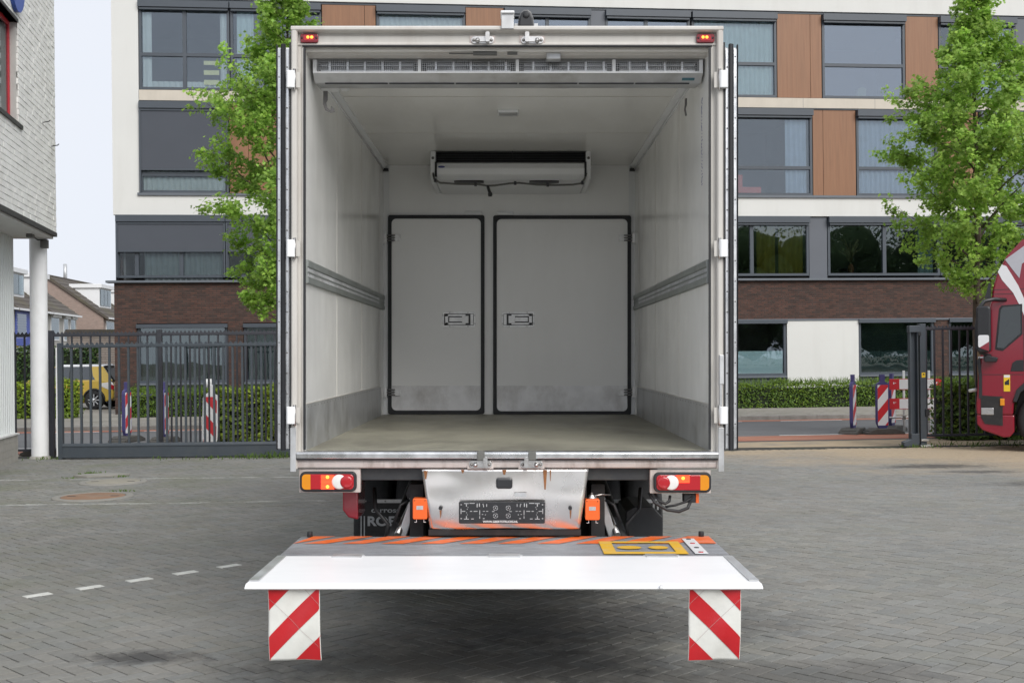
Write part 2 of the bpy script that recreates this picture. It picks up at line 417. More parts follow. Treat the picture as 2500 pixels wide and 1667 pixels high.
# the lift's flap hides nothing below the picture's lower edge; take the 300 nearest
near=set(vis[:300])
var={}
for hz in (True,False):
    for q in range(5):
        v,f=stone_mesh('paving_stone',hz,None,q+9*hz); me=bpy.data.meshes.new('paving_stone'); me.from_pydata(v,[],f); me.update()
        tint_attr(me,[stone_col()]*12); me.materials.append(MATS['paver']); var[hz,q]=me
wm={}
for hz in (True,False):
    v,f=stone_mesh('white_stone',hz,None,3); me=bpy.data.meshes.new('white_paving_stone'); me.from_pydata(v,[],f); me.update(); me.materials.append(MATS['paver_white']); wm[hz]=me
ROT=-math.pi/4
allv=[];allf=[];allc=[]
for c in cells:
    X,Y,hz=c
    dz_=r2.uniform(-.0015,.0015); ta,tb=r2.uniform(-.006,.006),r2.uniform(-.006,.006); rz=r2.uniform(-.008,.008)
    # low-frequency settling of the surface
    dz_+= .0035*math.sin(X*1.7+.4*Y)*math.sin(Y*1.3-.6*X)
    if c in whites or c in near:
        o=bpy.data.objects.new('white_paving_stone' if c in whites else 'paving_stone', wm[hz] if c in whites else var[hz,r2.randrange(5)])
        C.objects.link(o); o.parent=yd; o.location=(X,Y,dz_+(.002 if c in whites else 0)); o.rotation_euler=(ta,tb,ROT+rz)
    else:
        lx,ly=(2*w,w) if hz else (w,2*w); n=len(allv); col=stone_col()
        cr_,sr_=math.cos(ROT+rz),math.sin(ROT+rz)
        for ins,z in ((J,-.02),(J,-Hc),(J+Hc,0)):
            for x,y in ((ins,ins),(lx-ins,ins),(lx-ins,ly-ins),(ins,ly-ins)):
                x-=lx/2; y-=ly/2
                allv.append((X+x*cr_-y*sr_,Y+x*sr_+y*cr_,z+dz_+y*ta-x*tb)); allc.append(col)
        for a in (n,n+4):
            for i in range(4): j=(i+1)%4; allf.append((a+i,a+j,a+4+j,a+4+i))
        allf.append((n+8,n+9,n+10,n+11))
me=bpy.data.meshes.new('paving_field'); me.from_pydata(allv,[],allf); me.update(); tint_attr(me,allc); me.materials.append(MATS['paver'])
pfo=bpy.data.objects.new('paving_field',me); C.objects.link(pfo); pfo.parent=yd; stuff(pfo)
# paving outside the picture: a plain sheet with the same material
def sheet(name, pts, z, mat, tint=None):
    o=MB().poly([(p[0],p[1],z) for p in pts]).build(name,mat); 
    if tint: tint_attr(o.data,[tint]*len(pts))
    return struct(o)
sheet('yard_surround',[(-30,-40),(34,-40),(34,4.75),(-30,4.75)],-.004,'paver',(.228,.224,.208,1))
# ------------------------------------------------------------------ street, in its own frame: u along, v across
def street_xy(u,v): return (u*math.cos(ALPHA)-v*math.sin(ALPHA), u*math.sin(ALPHA)+v*math.cos(ALPHA))
def strip(name, v0, v1, z, mat, u0=-90, u1=90):
    return sheet(name,[street_xy(u0,v0),street_xy(u1,v0),street_xy(u1,v1),street_xy(u0,v1)],z,mat)
strip('sandy_verge',19.6,23.0,-.030,'sand')
strip('road',22.6,30.3,-.026,'asphalt')
strip('cycle_strip',22.75,24.05,-.020,'red_asphalt'); strip('cycle_strip',29.15,29.72,-.020,'red_asphalt')
rm=MB()
def dash(u0,u1,v,wd=.06):
    rm.poly([(*street_xy(u0,v-wd),-.015),(*street_xy(u1,v-wd),-.015),(*street_xy(u1,v+wd),-.015),(*street_xy(u0,v+wd),-.015)])
for k in range(-12,13): dash(k*2.6+.3,k*2.6+1.9,24.08); dash(k*2.6-.6,k*2.6+1.0,29.05)
struct(rm.build('road_marking','road_white'))
kb=MB().box(-60,60,0,.1,-.05,.075).build('kerb','kerb_stone'); kb.rotation_euler=(0,0,ALPHA); kb.location=(*street_xy(0,29.75),0); struct(kb)
ks=MB().box(-.496,.496,-.01,.112,-.05,.082).build('kerb_block','kerb_stone',kb,bevel=.012); ks.location=(-14.5,0,0)
for k in range(1,32):
    o=ks.copy(); C.objects.link(o); o.parent=kb; o.location=(-14.5+k,r2.uniform(-.003,.003),r2.uniform(-.004,.003))
sw=strip('sidewalk',29.85,62,.068,'slab',-60,60)
# concrete sidewalk slabs, 300 x 300 mm, near rows as pieces joined in one part
m=MB()
for i in range(-52,60):
    for j in range(10):
        u,v=i*.3+(.15 if j%2 else 0),29.9+j*.3
        h=.072+r2.uniform(-.002,.002)
        a=.006
        m.poly([(*street_xy(u+a,v+a),h),(*street_xy(u+.3-a,v+a),h),(*street_xy(u+.3-a,v+.3-a),h),(*street_xy(u+a,v+.3-a),h)])
stuff(m.build('sidewalk_slabs','slab',sw))
# manhole covers and a loose slab, with weeds
M('cast_rust', (.31,.185,.115), .75, .3, var=.18, sc=4, dirt=((.28,.25,.21),.6,3,(1,1,1)), bump=.15, bsc=60)
M('cast_grey', (.33,.305,.25), .75, .2, var=.12, sc=5, bump=.15, bsc=60)
M('concrete_ring', (.27,.26,.235), .85, var=.12, sc=8)
def manhole(x,y,r,mat,label):
    t=thing('manhole_cover',label,'manhole',(x,y,.007))
    MB().lathe([(r*.80,-.02),(r*.80,.006),(r*.82,.009),(r*.98,.008),(r,.0),(r,-.02)],(0,0,0),'Z',48).build('ring','concrete_ring',t)
    MB().lathe([(r*.785,-.01),(r*.785,.004),(r*.77,.007),(0,.008)],(0,0,0),'Z',48).build('lid',mat,t)
    MB().lathe([(r*.787,.0015),(r*.799,.0015)],(0,0,0),'Z',48).build('gap','rubber',t)
    m=MB()
    for s in (-1,1): m.box(s*r*.55-.05,s*r*.55+.05,-.02,.02,.006,.0095)
    m.build('lifting_slot','rubber',t)
manhole(-5.24,14.81,.49,'cast_rust','rusty round manhole cover with pale concrete ring, nearer of two')
manhole(-5.58,16.56,.46,'cast_grey','grey round manhole cover with concrete ring, farther of two')
o=MB().prism([(-.36,-.10),(-.12,-.22),(.34,-.05),(.40,.12),(.05,.24),(-.25,.12)],2,-.01,.022).build('loose_slab','concrete_ring',bevel=.006)
o.location=(-6.05,17.4,.010); tag(o,'flat grey concrete slab lying beside the manhole covers','slab')
# ================================================================== the refrigerated box truck
# truck frame: x across, y forward from the rear frame, z up from the yard
TK = thing('refrigerated_truck', 'white refrigerated box truck seen from behind, rear doors open, tail lift lowered', 'truck',
           (-.028-1.72*math.sin(ROLL), 6.92, 0))
TK.rotation_euler = (0, ROLL, 0)
XI0, XI1, ZF, ZC, YB = -1.177, 1.178, 1.163, 3.496, 4.23      # inside of the cargo room, YB the bulkhead
def tx(p): return (p-1238)/419
def tz(p): return 1.72+(866-p)/419
def dx(p, y): return (p-1250)/2900*(6.92+y)+.028
def dz(p, y): return 1.72+(866-p)/2900*(6.92+y)
# --- shell
bx('side_wall','white_gelcoat',TK, -1.25,XI0, .005,6.9, 1.06,3.615)
bx('side_wall','white_gelcoat',TK, XI1,1.25, .005,6.9, 1.06,3.615)
bx('roof','white_ceiling',TK, XI0,XI1, .03,6.9, ZC,3.612)
bx('cargo_floor','floor_resin',TK, XI0,XI1, .012,6.9, 1.065,ZF)
bx('front_wall','white_gelcoat',TK, XI0,XI1, 6.83,6.9, ZF,ZC)
bh = bx('bulkhead','door_white',TK, XI0,XI1, YB,YB+.08, ZF,ZC)
bx('corner_strip','white_plastic',TK, XI0,XI0+.055, YB-.012,YB-.002, ZF,ZC)
bx('corner_strip','white_plastic',TK, XI1-.055,XI1, YB-.012,YB-.002, ZF,ZC)
for s,x in ((1,XI0),(-1,XI1)):                                   # coving with a cable duct along the ceiling corner
    m=MB().prism([(x,ZC-.035),(x+s*.012,ZC-.035),(x+s*.04,ZC-.012),(x+s*.04,ZC),(x,ZC)],1,.3,YB-.02).build('ceiling_coving','white_plastic',TK)
    MB().tube([(x+s*.004,.3,ZC-.045),(x+s*.006,2,ZC-.047),(x+s*.004,YB-.05,ZC-.043)],.006,6).build('cable','white_plastic',m)
    MB().box(x+s*.002,x+s*.05,YB-.06,YB-.02,ZC-.06,ZC-.035).build('corner_plug','black_plastic',m)
# duct block at the top left hinge side and seam lines of the wall sheets
MB().box(XI0,XI0+.11,.36,.62,ZC-.11,ZC-.035).box(XI0+.11,XI0+.16,.36,.7,ZC-.09,ZC-.035).build('duct_block','white_plastic',TK,bevel=.01)
for s,x in ((1,XI0),(-1,XI1)):
    for y in (1.25,2.6,3.85):
        MB().box(x,x+s*.0025,y,y+.006,1.44,ZC-.04).build('wall_seam','frame_paint',TK)
for y in (1.25,2.6): MB().box(XI0+.05,XI1-.05,y,y+.006,ZC-.0025,ZC).build('ceiling_seam','frame_paint',TK)
# --- kick plates and load rails on both side walls
for s,x in ((1,XI0),(-1,XI1)):
    kp=bx('kick_plate','alu_dull',TK, x,x+s*.004, .015,3.98, ZF,1.43)
    m=MB()
    for k in range(33): m.lathe([(.005,.003),(.004,.0055),(0,.006)],(x+s*.0,.08+k*.12,1.415),'X',6) if s>0 else m.lathe([(.005,-.003),(.004,-.0055),(0,-.006)],(x,.08+k*.12,1.415),'X',6)
    m.build('rivet','dark_steel',kp)
    MB().box(x,x+s*.006,.015,3.98,1.43,1.436).build('sealant_line','frame_paint',kp)
    r=MB().box(x,x+s*.012,.01,YB-.06,2.137,2.275).box(x+s*.012,x+s*.018,.01,YB-.06,2.235,2.27).box(x+s*.012,x+s*.018,.01,YB-.06,2.14,2.17)
    r.box(x+s*.012,x+s*.016,.01,YB-.06,2.199,2.206)
    r=r.build('load_rail','rail_grey',TK)
    m=MB()
    y=.02
    while y<YB-.5:
        m.box(x+s*.012,x+s*.0155,y,y+.022,2.208,2.228); m.box(x+s*.012,x+s*.0155,y,y+.022,2.176,2.196); y+=.045
    m.build('slot_row','alu_dull',r)
# --- rear frame
fp=[(-1.251,-.045),(-1.243,-.055),(-1.222,-.055),(-1.214,-.045),(-1.214,-.012),(-1.196,-.012),(-1.194,-.02),(-1.184,-.02),(-1.177,-.01),(-1.177,.01),(-1.251,.01)]
for s in (-1,1):
    pts=[(x*-s,y) for x,y in fp]
    o=MB().prism(pts,2,1.06,3.62).build('rear_post','frame_paint',TK,bevel=.003)
    MB().box(-s*-1.182,-s*-1.170,-.03,-.016,1.17,3.5).build('door_seal_lip','rubber',o)
    MB().box(-s*-1.253,-s*-1.22,-.062,-.05,1.045,1.30).build('corner_cap','alu_dull',o,bevel=.003)
hp=[(-.045,3.622),(-.058,3.612),(-.058,3.598),(-.045,3.590),(-.010,3.586),(-.010,3.575),(-.014,3.57),(-.014,3.535),(-.022,3.526),(-.022,3.518),(-.008,3.512),(.02,3.512),(.02,3.622)]
hd=MB().prism(hp,0,-1.251,1.251).build('header_beam','frame_paint',TK,bevel=.002)
MB().box(-1.19,1.19,-.03,-.006,3.508,3.515).build('seal','rubber',hd)
ip=[(.02,3.512),(.02,3.505),(.07,3.492),(.072,3.484),(.10,3.480),(.14,3.478),(.14,3.512)]
MB().prism(ip,0,XI0,XI1).build('inner_header','frame_paint',TK,bevel=.002)
MB().box(-.20,-.06,.03,.055,3.475,3.492).box(-.34,-.2,.035,.045,3.481,3.487).box(.0,.06,.03,.05,3.478,3.49).each('wiring_block','hose_grey',TK)
MB().box(.23,.315,.06,.13,3.455,3.495).build('door_switch','alu_dull',TK,bevel=.006)
# --- sill
sp=[(-.055,1.118),(-.062,1.124),(-.064,1.150),(-.056,1.160),(-.02,1.1625),(.012,1.1625),(.012,1.118)]
MB().prism(sp,0,-1.218,1.222).build('sill_rail','alu',TK,bevel=.002)
lp=[(-.02,1.062),(-.03,1.068),(-.036,1.09),(-.032,1.108),(-.016,1.116),(.02,1.116),(.02,1.062)]
MB().prism(lp,0,-1.215,1.219).build('sill_beam','frame_grubby',TK,bevel=.002)
MB().box(-1.216,1.22,-.058,-.05,1.1125,1.1185).build('sill_shadow_gap','rubber',TK)
for x in (-.152,.144):
    MB().box(x-.022,x+.022,-.075,-.04,1.112,1.166).build('latch_stop','hose_grey',TK,bevel=.004)
# --- rod keepers, four alike: plate, hook, pin, two screws
def keeper(x,z,f):
    y=-.02 if z>3 else -.038
    o=MB().prism(rrect(x-.066,x+.066,z-.022,z+.022,.02),1,y-.008,y+.02).build('rod_keeper','steel',TK,bevel=.002)
    m=MB()
    m.prism(rrect(x+f*.03-.012,x+f*.03+.012,z-.018,z+.04,.008),1,y-.04,y-.008)
    m.lathe([(.0,-.03),(.012,-.026),(.016,-.008)],(x-f*.028,y,z-.004),'Y',10)
    m.box(x-.022,x+.018,y-.02,y-.008,z-.012,z+.006)
    m.build('hook','steel',o)
    m=MB()
    for k in (-1,1): m.lathe([(0,-.014),(.008,-.012),(.010,-.008)],(x+k*.051,y,z-.002),'Y',8)
    m.build('screw','screw',o)
    MB().box(x-.075,x+.075,y-.0,y+.015,z-.028,z+.026).build('grime_plate','frame_grubby',o)
keeper(tx(1178),tz(101),1); keeper(tx(1299),tz(101),-1)
keeper(tx(1173),1.088,1); keeper(tx(1297),1.088,-1)
# --- LED markers in the top corners
for s,px in ((-1,757),(1,1720)):
    x=tx(px); z=tz(97)
    o=MB().prism(rrect(x-.052,x+.052,z-.026,z+.024,.012),1,-.034,-.01).build('marker_light','red_deep',TK,bevel=.004)
    m=MB()
    for k in (-.011,.011): m.lathe([(0,-.039),(.0085,-.0375),(.0095,-.034)],(x+k-s*.004,0,z+.004),'Y',10)
    m.each('lit_diode','lit_orange',o)
    MB().prism(rrect(x-.032,x+.030,z-.016,z+.017,.01),1,-.0365,-.034).build('lens','lit_red' if 0 else 'red_lens',o)
    m=MB()
    for k in (-1,1): m.lathe([(0,-.037),(.006,-.036),(.006,-.033)],(x+k*.042,0,z),'Y',8)
    m.build('screw','black_plastic',o)
# --- folded-back rear doors, edge on to the viewer
for s in (-1,1):
    d=MB().box(s*1.262,s*1.338,-.03,1.19,1.175,3.50).build('rear_door','bright_white',TK,bevel=.004)
    a = ((1.262,1.276,.0),(1.276,1.302,.02),(1.302,1.322,.0),(1.322,1.334,.015))
    MB().box(s*1.266,s*1.282,-.042,-.03,1.18,3.49).build('rivet_strip','alu',d)
    MB().box(s*1.312,s*1.328,-.045,-.03,1.18,3.49).build('rivet_strip','alu',d)
    MB().prism([(s*1.283,-.03),(s*1.281,-.055),(s*1.288,-.066),(s*1.300,-.062),(s*1.309,-.05),(s*1.310,-.03)],2,1.168,3.515).build('rubber_seal','rubber',d)
    MB().box(s*1.253,s*1.263,-.036,.02,1.17,3.53).build('rubber_seal','rubber',d)
    MB().prism([(s*1.329,-.03),(s*1.329,-.05),(s*1.335,-.056),(s*1.339,-.03)],2,1.172,3.512).build('rubber_seal','rubber',d)
    m=MB()
    z=1.26
    while z<3.46:
        for x in (1.274,1.320): m.lathe([(0,-.0485),(.0045,-.046),(.005,-.041)],(s*x,0,z+(.06 if x>1.3 else 0)),'Y',6)
        z+=.118
    m.build('rivet','screw',d)
    MB().box(s*1.254,s*1.264,-.02,1.1,3.1,3.45).build('inner_skin','truck_red',d)
    for py in (201,609,1012):
        z=tz(py)
        h=MB().prism([(s*1.222,-.052),(s*1.222,-.078),(s*1.232,-.088),(s*1.264,-.088),(s*1.272,-.078),(s*1.272,-.046)],2,z-.05,z+.05).build('hinge','white_plastic',d,bevel=.004)
        MB().cyl((s*1.226,-.07,z-.06),(s*1.226,-.07,z+.06),.009,10).build('pin','steel',h)
        MB().box(s*1.196,s*1.232,-.06,-.05,z-.045,z+.045).build('leaf','frame_paint',h)
    if s>0: MB().box(1.224,1.25,-.075,-.05,1.55,1.72).box(1.226,1.24,-.07,-.05,1.40,1.56).build('door_catch','alu_dull',d,bevel=.004)
# --- bulkhead doors (left narrow, right wide)
def bdoor(x0,x1,zt,zb,hside,hx):
    y=YB
    d=MB().box(x0+.03,x1-.03,y-.026,y-.001,zb+.03,zt-.03).build('bulkhead_door','door_white',TK,bevel=.006)
    m=MB(); w=.034
    o=rrect(x0,x1,zb,zt,.02); i=rrect(x0+w,x1-w,zb+w,zt-w,.045)
    n=len(o); b=len(m.v)
    for yy,oo in ((y-.034,o),(y-.034,i),(y-.001,o)):
        m.v += [(p[0],yy,p[1]) for p in oo]
    for k in range(n):
        j=(k+1)%n; m.q((b+k,b+j,b+n+j,b+n+k)); m.q((b+k,b+2*n+k,b+2*n+j,b+j))
    m.build('seal','rubber',d)
    zk0,zk1=dz(1002,y),dz(941,y)
    bx('kick_plate','scuffed_alu',d, x0+.037,x1-.037, y-.030,y-.025, zk0,zk1)
    for py in (582,957):
        z=dz(py,y); f=hside; e = x0 if f<0 else x1
        m=MB()
        m.box(e-f*.12,e-f*.055,y-.05,y-.026,z-.032,z+.032)
        m.cm=1
        for k in (-.024,0,.024): m.box(e-f*.07,e+f*.01,y-.056,y-.036,z+k-.006,z+k+.006)
        m.cm=0
        m.box(e+f*.008,e+f*.035,y-.058,y-.014,z-.05,z+.05); m.box(e+f*.038,e+f*.07,y-.058,y-.014,z-.05,z+.05)
        for k in (-1,1): m.lathe([(0,-.055),(.006,-.053),(.007,-.05)],(e-f*.105,y,z+k*.016),'Y',6)
        m.build('hinge',['hinge_metal','dark_steel'],d,bevel=.003)
    # recessed paddle handle
    hx0,hx1=hx; z0,z1=dz(799,y),dz(761,y)
    m=MB()
    m.cm=0; m.prism(rrect(hx0,hx1,z0,z1,.018),1,y-.034,y-.026)
    m.cm=1; m.prism(rrect(hx0+.016,hx1-.016,z0+.018,z1-.018,.006),1,y-.0355,y-.033)
    cx=(hx0+hx1)/2; f=-hside*-1
    def fb(a,b,c,d_,e_): m.box(cx+f*a,cx+f*b,y-e_,y-.034,c,d_)
    zc=(z0+z1)/2
    m.cm=0; fb(-.134,-.108,z0+.022,z1-.022,.040); fb(-.062,.128,z0+.024,z0+.043,.040); fb(-.062,.128,z1-.043,z1-.024,.040); fb(.10,.128,z0+.024,z1-.024,.040)
    fb(-.09,-.03,zc-.034,zc+.034,.052); fb(-.03,.09,zc-.02,zc+.02,.048)
    m.cm=2
    for px in (hx0+.07,hx1-.07):
        for zz in (z0+.008,z1-.008): m.lathe([(0,-.037),(.004,-.036),(.005,-.034)],(px,y,zz),'Y',6)
    for zz in (z0+.035,z1-.035):
        for px in (hx0+.006,hx1-.006): m.lathe([(0,-.037),(.004,-.036),(.005,-.034)],(px,y,zz),'Y',6)
    m.build('paddle_handle',['hinge_metal','black_plastic','screw'],d,bevel=.002)
    return d
bdoor(dx(948,YB),dx(1183,YB),dz(526,YB),dz(1010,YB),-1,(dx(1080.5,YB),dx(1161,YB)))
bdoor(dx(1204,YB),dx(1540,YB),dz(527,YB),dz(1012,YB),1,(dx(1225,YB),dx(1305,YB)))
for a,b in ((1135,1176),(1213,1253)):
    MB().box(dx(a,YB),dx(b,YB),YB-.03,YB,dz(526,YB),dz(517,YB)).build('latch_plate','white_plastic',TK,bevel=.004)
# --- evaporator under the ceiling
ye=3.44
EV=MB()
pf=[(ye+.02,3.40),(ye-.01,3.385),(ye-.035,3.34),(ye-.03,3.29),(ye+.03,3.245),(ye+.2,3.225),(YB,3.225),(YB,3.40)]
ev=EV.prism(pf,0,-.635,.668).build('evaporator','white_plastic',TK,bevel=.012)
for x0,x1 in ((-.682,-.638),(.671,.715)):
    ec=MB().prism([(ye-.01,ZC),(ye-.03,3.42),(ye-.03,3.33),(ye,3.26),(ye+.1,3.23),(YB,3.23),(YB,ZC)],0,x0,x1).build('end_cheek','white_plastic',ev,bevel=.008)
    MB().lathe([(0,-.006),(.012,-.004),(.013,.002)],((x0+x1)/2,ye-.03,3.43),'Y',10).build('plug','hose_grey',ev)
    xx = x1+.004 if x0<0 else x0-.004
    MB().box(xx-.009,xx+.009,ye-.04,ye+.01,3.27,3.395).build('edge_trim','rubber',ev)
MB().box(-.638,.671,ye+.10,ye+.14,3.40,ZC).build('coil_recess','under_black',ev)
m=MB()
for k in range(6): m.box(-.635,.668,ye+.0,ye+.03,3.405+k*.0155,3.4085+k*.0155)
m.box(.03,.036,ye-.004,ye+.03,3.40,ZC).build('grille','black_paint',ev)
for cx in (-.35,.31):
    MB().grid(lambda u,v: (cx+(u-.5)*.26, ye+.03+v*.10, 3.243-.006*v+ -.003-.012*(1-(2*u-1)**2)*(v-.4)),10,3).build('drain_recess','black_plastic',ev,solid=.003)
MB().prism([(-.585+.03*math.cos(2*math.pi*k/16),3.352+.009*math.sin(2*math.pi*k/16)) for k in range(16)],1,ye-.037,ye-.03).build('emblem','blue_print',ev)
hp_=[(-.66,ye-.02,3.30),(-.65,ye-.03,3.25),(-.6,ye-.03,3.215),(-.45,ye-.02,3.205),(-.27,ye,3.205),(-.19,ye,3.193),(-.12,ye,3.195),(.0,ye,3.212),(.09,ye,3.218),(.25,ye,3.202),(.4,ye-.01,3.197),(.56,ye-.02,3.20),(.63,ye-.03,3.21),(.66,ye-.03,3.25),(.675,ye-.02,3.30)]
hs=MB().tube(hp_,.009,8).build('drain_hose','hose_grey',ev)
m=MB()
for k in ((-.64,ye-.03,3.235),(-.29,ye,3.205),(.055,ye,3.216),(.34,ye-.005,3.2),(.64,ye-.03,3.215)): m.obox(k,(.022,.03,.03),0)
m.tube([(-.185,ye,3.195),(-.175,ye,3.16),(-.165,ye,3.13)],.013,8).lathe([(0,-.02),(.016,-.018),(.02,0),(.016,.018),(0,.02)],(-.163,ye,3.118),'Z',10)
m.each('hose_clip','black_plastic',ev)
# --- air curtain behind the header
ya=.15; ac0,ac1=dx(764,ya),dx(1716,ya)
ap=[(ya+.09,3.478),(ya+.09,3.41),(ya+.002,3.402),(ya,3.396),(ya+.075,3.352),(ya+.11,3.352),(ya+.11,3.362),(ya+.3,3.372),(ya+.3,3.478)]
ac=MB().prism(ap,0,ac0,ac1).build('air_curtain','alu_dull',TK)
MB().box(ac0+.02,ac1-.02,ya+.082,ya+.0885,3.412,3.476).build('backing','under_black',ac)
m=MB()
z0,z1=3.402,3.476
segs=[ac0,dx(1024,ya),dx(1263,ya),dx(1499,ya),ac1]
m.box(ac0,ac0+.022,ya-.002,ya+.09,z0,z1).box(ac1-.022,ac1,ya-.002,ya+.09,z0,z1)
for x in segs[1:4]: m.box(x-.010,x+.010,ya-.003,ya+.03,z0,z1)
m.box(ac0,ac1,ya-.004,ya+.01,3.395,3.4045)
m.each('casing_frame','white_plastic',ac,bevel=.001)
m=MB(); x=ac0+.03
while x<ac1-.022: m.box(x-.0009,x+.0009,ya,ya+.0018,z0,z1); x+=.0122
for k in range(7): zz=z0+.006+k*.0108; m.box(ac0+.02,ac1-.02,ya+.0019,ya+.0036,zz-.0009,zz+.0009)
m.build('wire_grille','alu_dull',ac)
m=MB()
for a,b in zip(segs[:-1],segs[1:]):
    k=a+.09
    while k<b-.05:
        m.box(k,k+.012,ya+.03,ya+.08,z0+.004,z1-.004); k+=.105
m.each('fan_bracket','alu',ac)
m=MB()
for a,b in zip(segs[:-1],segs[1:]):
    for k in range(12):
        an=2*math.pi*k/12; m.obox(((a+b)/2,ya+.058+.022*math.sin(an),3.44+.022*math.cos(an)),(b-a-.08,.002,.010),Matrix.Rotation(-an+.6,3,'X'))
m.build('fan_rotor','alu',ac)
m=MB()
for a,b in ((ac0+.06,-.72),(-.71,-.32),(-.31,.06),(.07,.42),(.43,.76),(.77,ac1-.07)): m.box(a,b,ya+.07,ya+.09,3.349,3.3535)
m.each('outlet_slot','rubber',ac)
MB().obox((dx(1683,ya),ya+.045,3.3695),(.075,.022,.002),Matrix.Rotation(R(-30.4),3,'X')).build('maker_tag','teal_print',ac)
# --- ceiling lamp, hooks, pen marks
lx,ly=dx(1241,1.75),1.75
lm=MB().box(lx-.075,lx+.075,ly-.07,ly+.07,ZC-.02,ZC).build('ceiling_lamp','white_plastic',TK,bevel=.005)
MB().box(lx-.066,lx+.066,ly-.06,ly+.06,ZC-.026,ZC-.02).build('diffuser','alu_dull',lm)
def hook(x,s):
    m=MB(); y=.38
    m.prism([(x-.014,3.34),(x+.012,3.34),(x+.012,3.285),(x+.004,3.27),(x+.008,3.24),(x+.03,3.22),(x+.034,3.25),(x+.052,3.235),(x+.055,3.21),(x+.03,3.206),(x-.005,3.222),(x-.016,3.26)],1,y,y+.008)
    return m.build('load_hook','dark_steel',TK)
hook(dx(795,.38),1)
MB().prism([(1.13,3.345),(1.136,3.34),(1.136,3.30),(1.128,3.275),(1.136,3.235),(1.126,3.23),(1.118,3.27),(1.122,3.30),(1.124,3.34)],1,.6,.608).build('load_hook','dark_steel',TK)
m=MB(); rr=random.Random(3)
for k in range(26):
    z=2.75+k*.0205; y=.26+.02*rr.random()
    m.obox((XI1-.001,y,z),(.002,.012+.02*rr.random(),.004),Matrix.Rotation(rr.uniform(-.9,.9),3,'X'))
m.build('pen_marks','blue_print',TK)
rr=random.Random(21)
for k in range(14):
    s_=rr.choice((-1,1)); x=XI0+.001 if s_<0 else XI1-.001; y=rr.uniform(.3,3.6); z=rr.uniform(1.5,2.05); h=rr.uniform(.05,.35); w_=rr.uniform(.0012,.003); sk=rr.uniform(-.02,.02)
    MB().poly([(x+(-s_)*.0012,y,z),(x+(-s_)*.0012,y+w_,z),(x+(-s_)*.0012,y+w_+sk,z+h),(x+(-s_)*.0012,y+sk,z+h)]).build('scrape','scrape',TK)
# --- roof camera and lamp bracket above the header
cx=tx(1284)
m=MB(); prof=[(-.047,0),(-.047,.02),(-.043,.06),(-.03,.093),(-.012,.107),(.012,.107),(.03,.093),(.043,.06),(.047,.02),(.047,0)]
cmr=MB().prism([(cx+a,3.622+b) for a,b in prof],1,.0,.09).build('roof_camera','dark_steel',TK,bevel=.006)
MB().prism([(cx+a*.92,3.622+b*.9) for a,b in prof],1,-.028,-.0005).build('face','black_plastic',cmr,bevel=.01)
MB().lathe([(0,-.036),(.012,-.038),(.018,-.034),(.02,-.028)],(cx,0,3.69),'Y',16).build('lens','rubber',cmr)
MB().box(cx-.07,cx+.07,.01,.07,3.6215,3.652).build('foot','alu_dull',cmr,bevel=.004)
bxx=tx(1239)
br=MB().box(bxx-.036,bxx+.036,-.075,-.06,3.598,3.68).box(bxx-.036,bxx+.036,-.075,.05,3.676,3.684).build('lamp_bracket','alu_dull',TK,bevel=.003)
MB().box(bxx-.04,bxx+.04,-.09,.05,3.684,3.70).build('lamp_cover','white_plastic',br,bevel=.006)
# --- tail lamps
def taillamp(s,x0,x1,z0,z1,lx0,lx1,lit):
    o=MB().box(x0,x1,-.012,.03,z0,z1).build('tail_lamp','frame_grubby',TK,bevel=.003)
    lz0,lz1=z0+.008,z1-.012
    MB().prism(rrect(lx0,lx1,lz0,lz1,.03,6),1,-.045,-.012).build('bezel','rubber',o,bevel=.006)
    a,b=(lx0+.014,lx1-.014); c,d=lz0+.014,lz1-.014
    MB().prism(rrect(a,b,c,d,.022,6),1,-.052,-.045).build('red_lens','red_lens',o,bevel=.004)
    w=b-a; f=lambda t: (a+t*w) if s<0 else (b-t*w)
    am=[p for p in rrect(a,b,c,d,.022,6)]
    xa=f(.165); pts=[(max(p[0],a) if s>0 else p[0],p[1]) for p in am]
    pts=[p for p in am if (p[0]<xa if s<0 else p[0]>xa)]
    pts = pts+[(xa,c),(xa,d)] if 0 else pts
    cxm=sum(p[0] for p in pts)/len(pts); pts=pts+[(xa,c+.0005),(xa,d-.0005)]
    cx_=sum(p[0] for p in pts)/len(pts); cz_=sum(p[1] for p in pts)/len(pts)
    pts.sort(key=lambda p: math.atan2(p[1]-cz_,p[0]-cx_))
    MB().prism(pts,1,-.0535,-.0519).build('amber_lens','amber_lens',o)
    p,q=sorted((f(.37),f(.62)))
    zl = c+.002 if lit else (c+d)/2
    m=MB(); zz=zl; 
    while zz<d-.004: m.box(p,q,-.0545,-.052,zz,zz+.0055); zz+=.0075
    m.build('lit_segment','lit_red',o)
    m=MB()
    for zz in ((c+d)/2+.028,(c+d)/2-.028) if lit else ((c+d)/2+.026,):
        m.lathe([(0,-.0565),(.008,-.0555),(.010,-.0545)],((p+q)/2,0,zz),'Y',10)
    m.each('bulb_glow','lit_orange',o)
    r=(d-c)/2*.97
    MB().lathe([(0,-.0585),(r*.8,-.058),(r,-.055),(r,-.052)],(f(.72),0,(c+d)/2),'Y',28).build('reversing_lens','white_lens',o)
    MB().lathe([(0,-.0620),(r*.6,-.0615),(r*.86,-.060),(r*.86,-.052)],(f(.865),0,(c+d)/2),'Y',28).build('fog_lens','red_lens',o)
    return o
taillamp(-1,tx(731),tx(880),tz(1201),tz(1144),tx(735),tx(872),True)
taillamp(1,tx(1586),tx(1734),tz(1203),tz(1146),tx(1594),tx(1733),False)
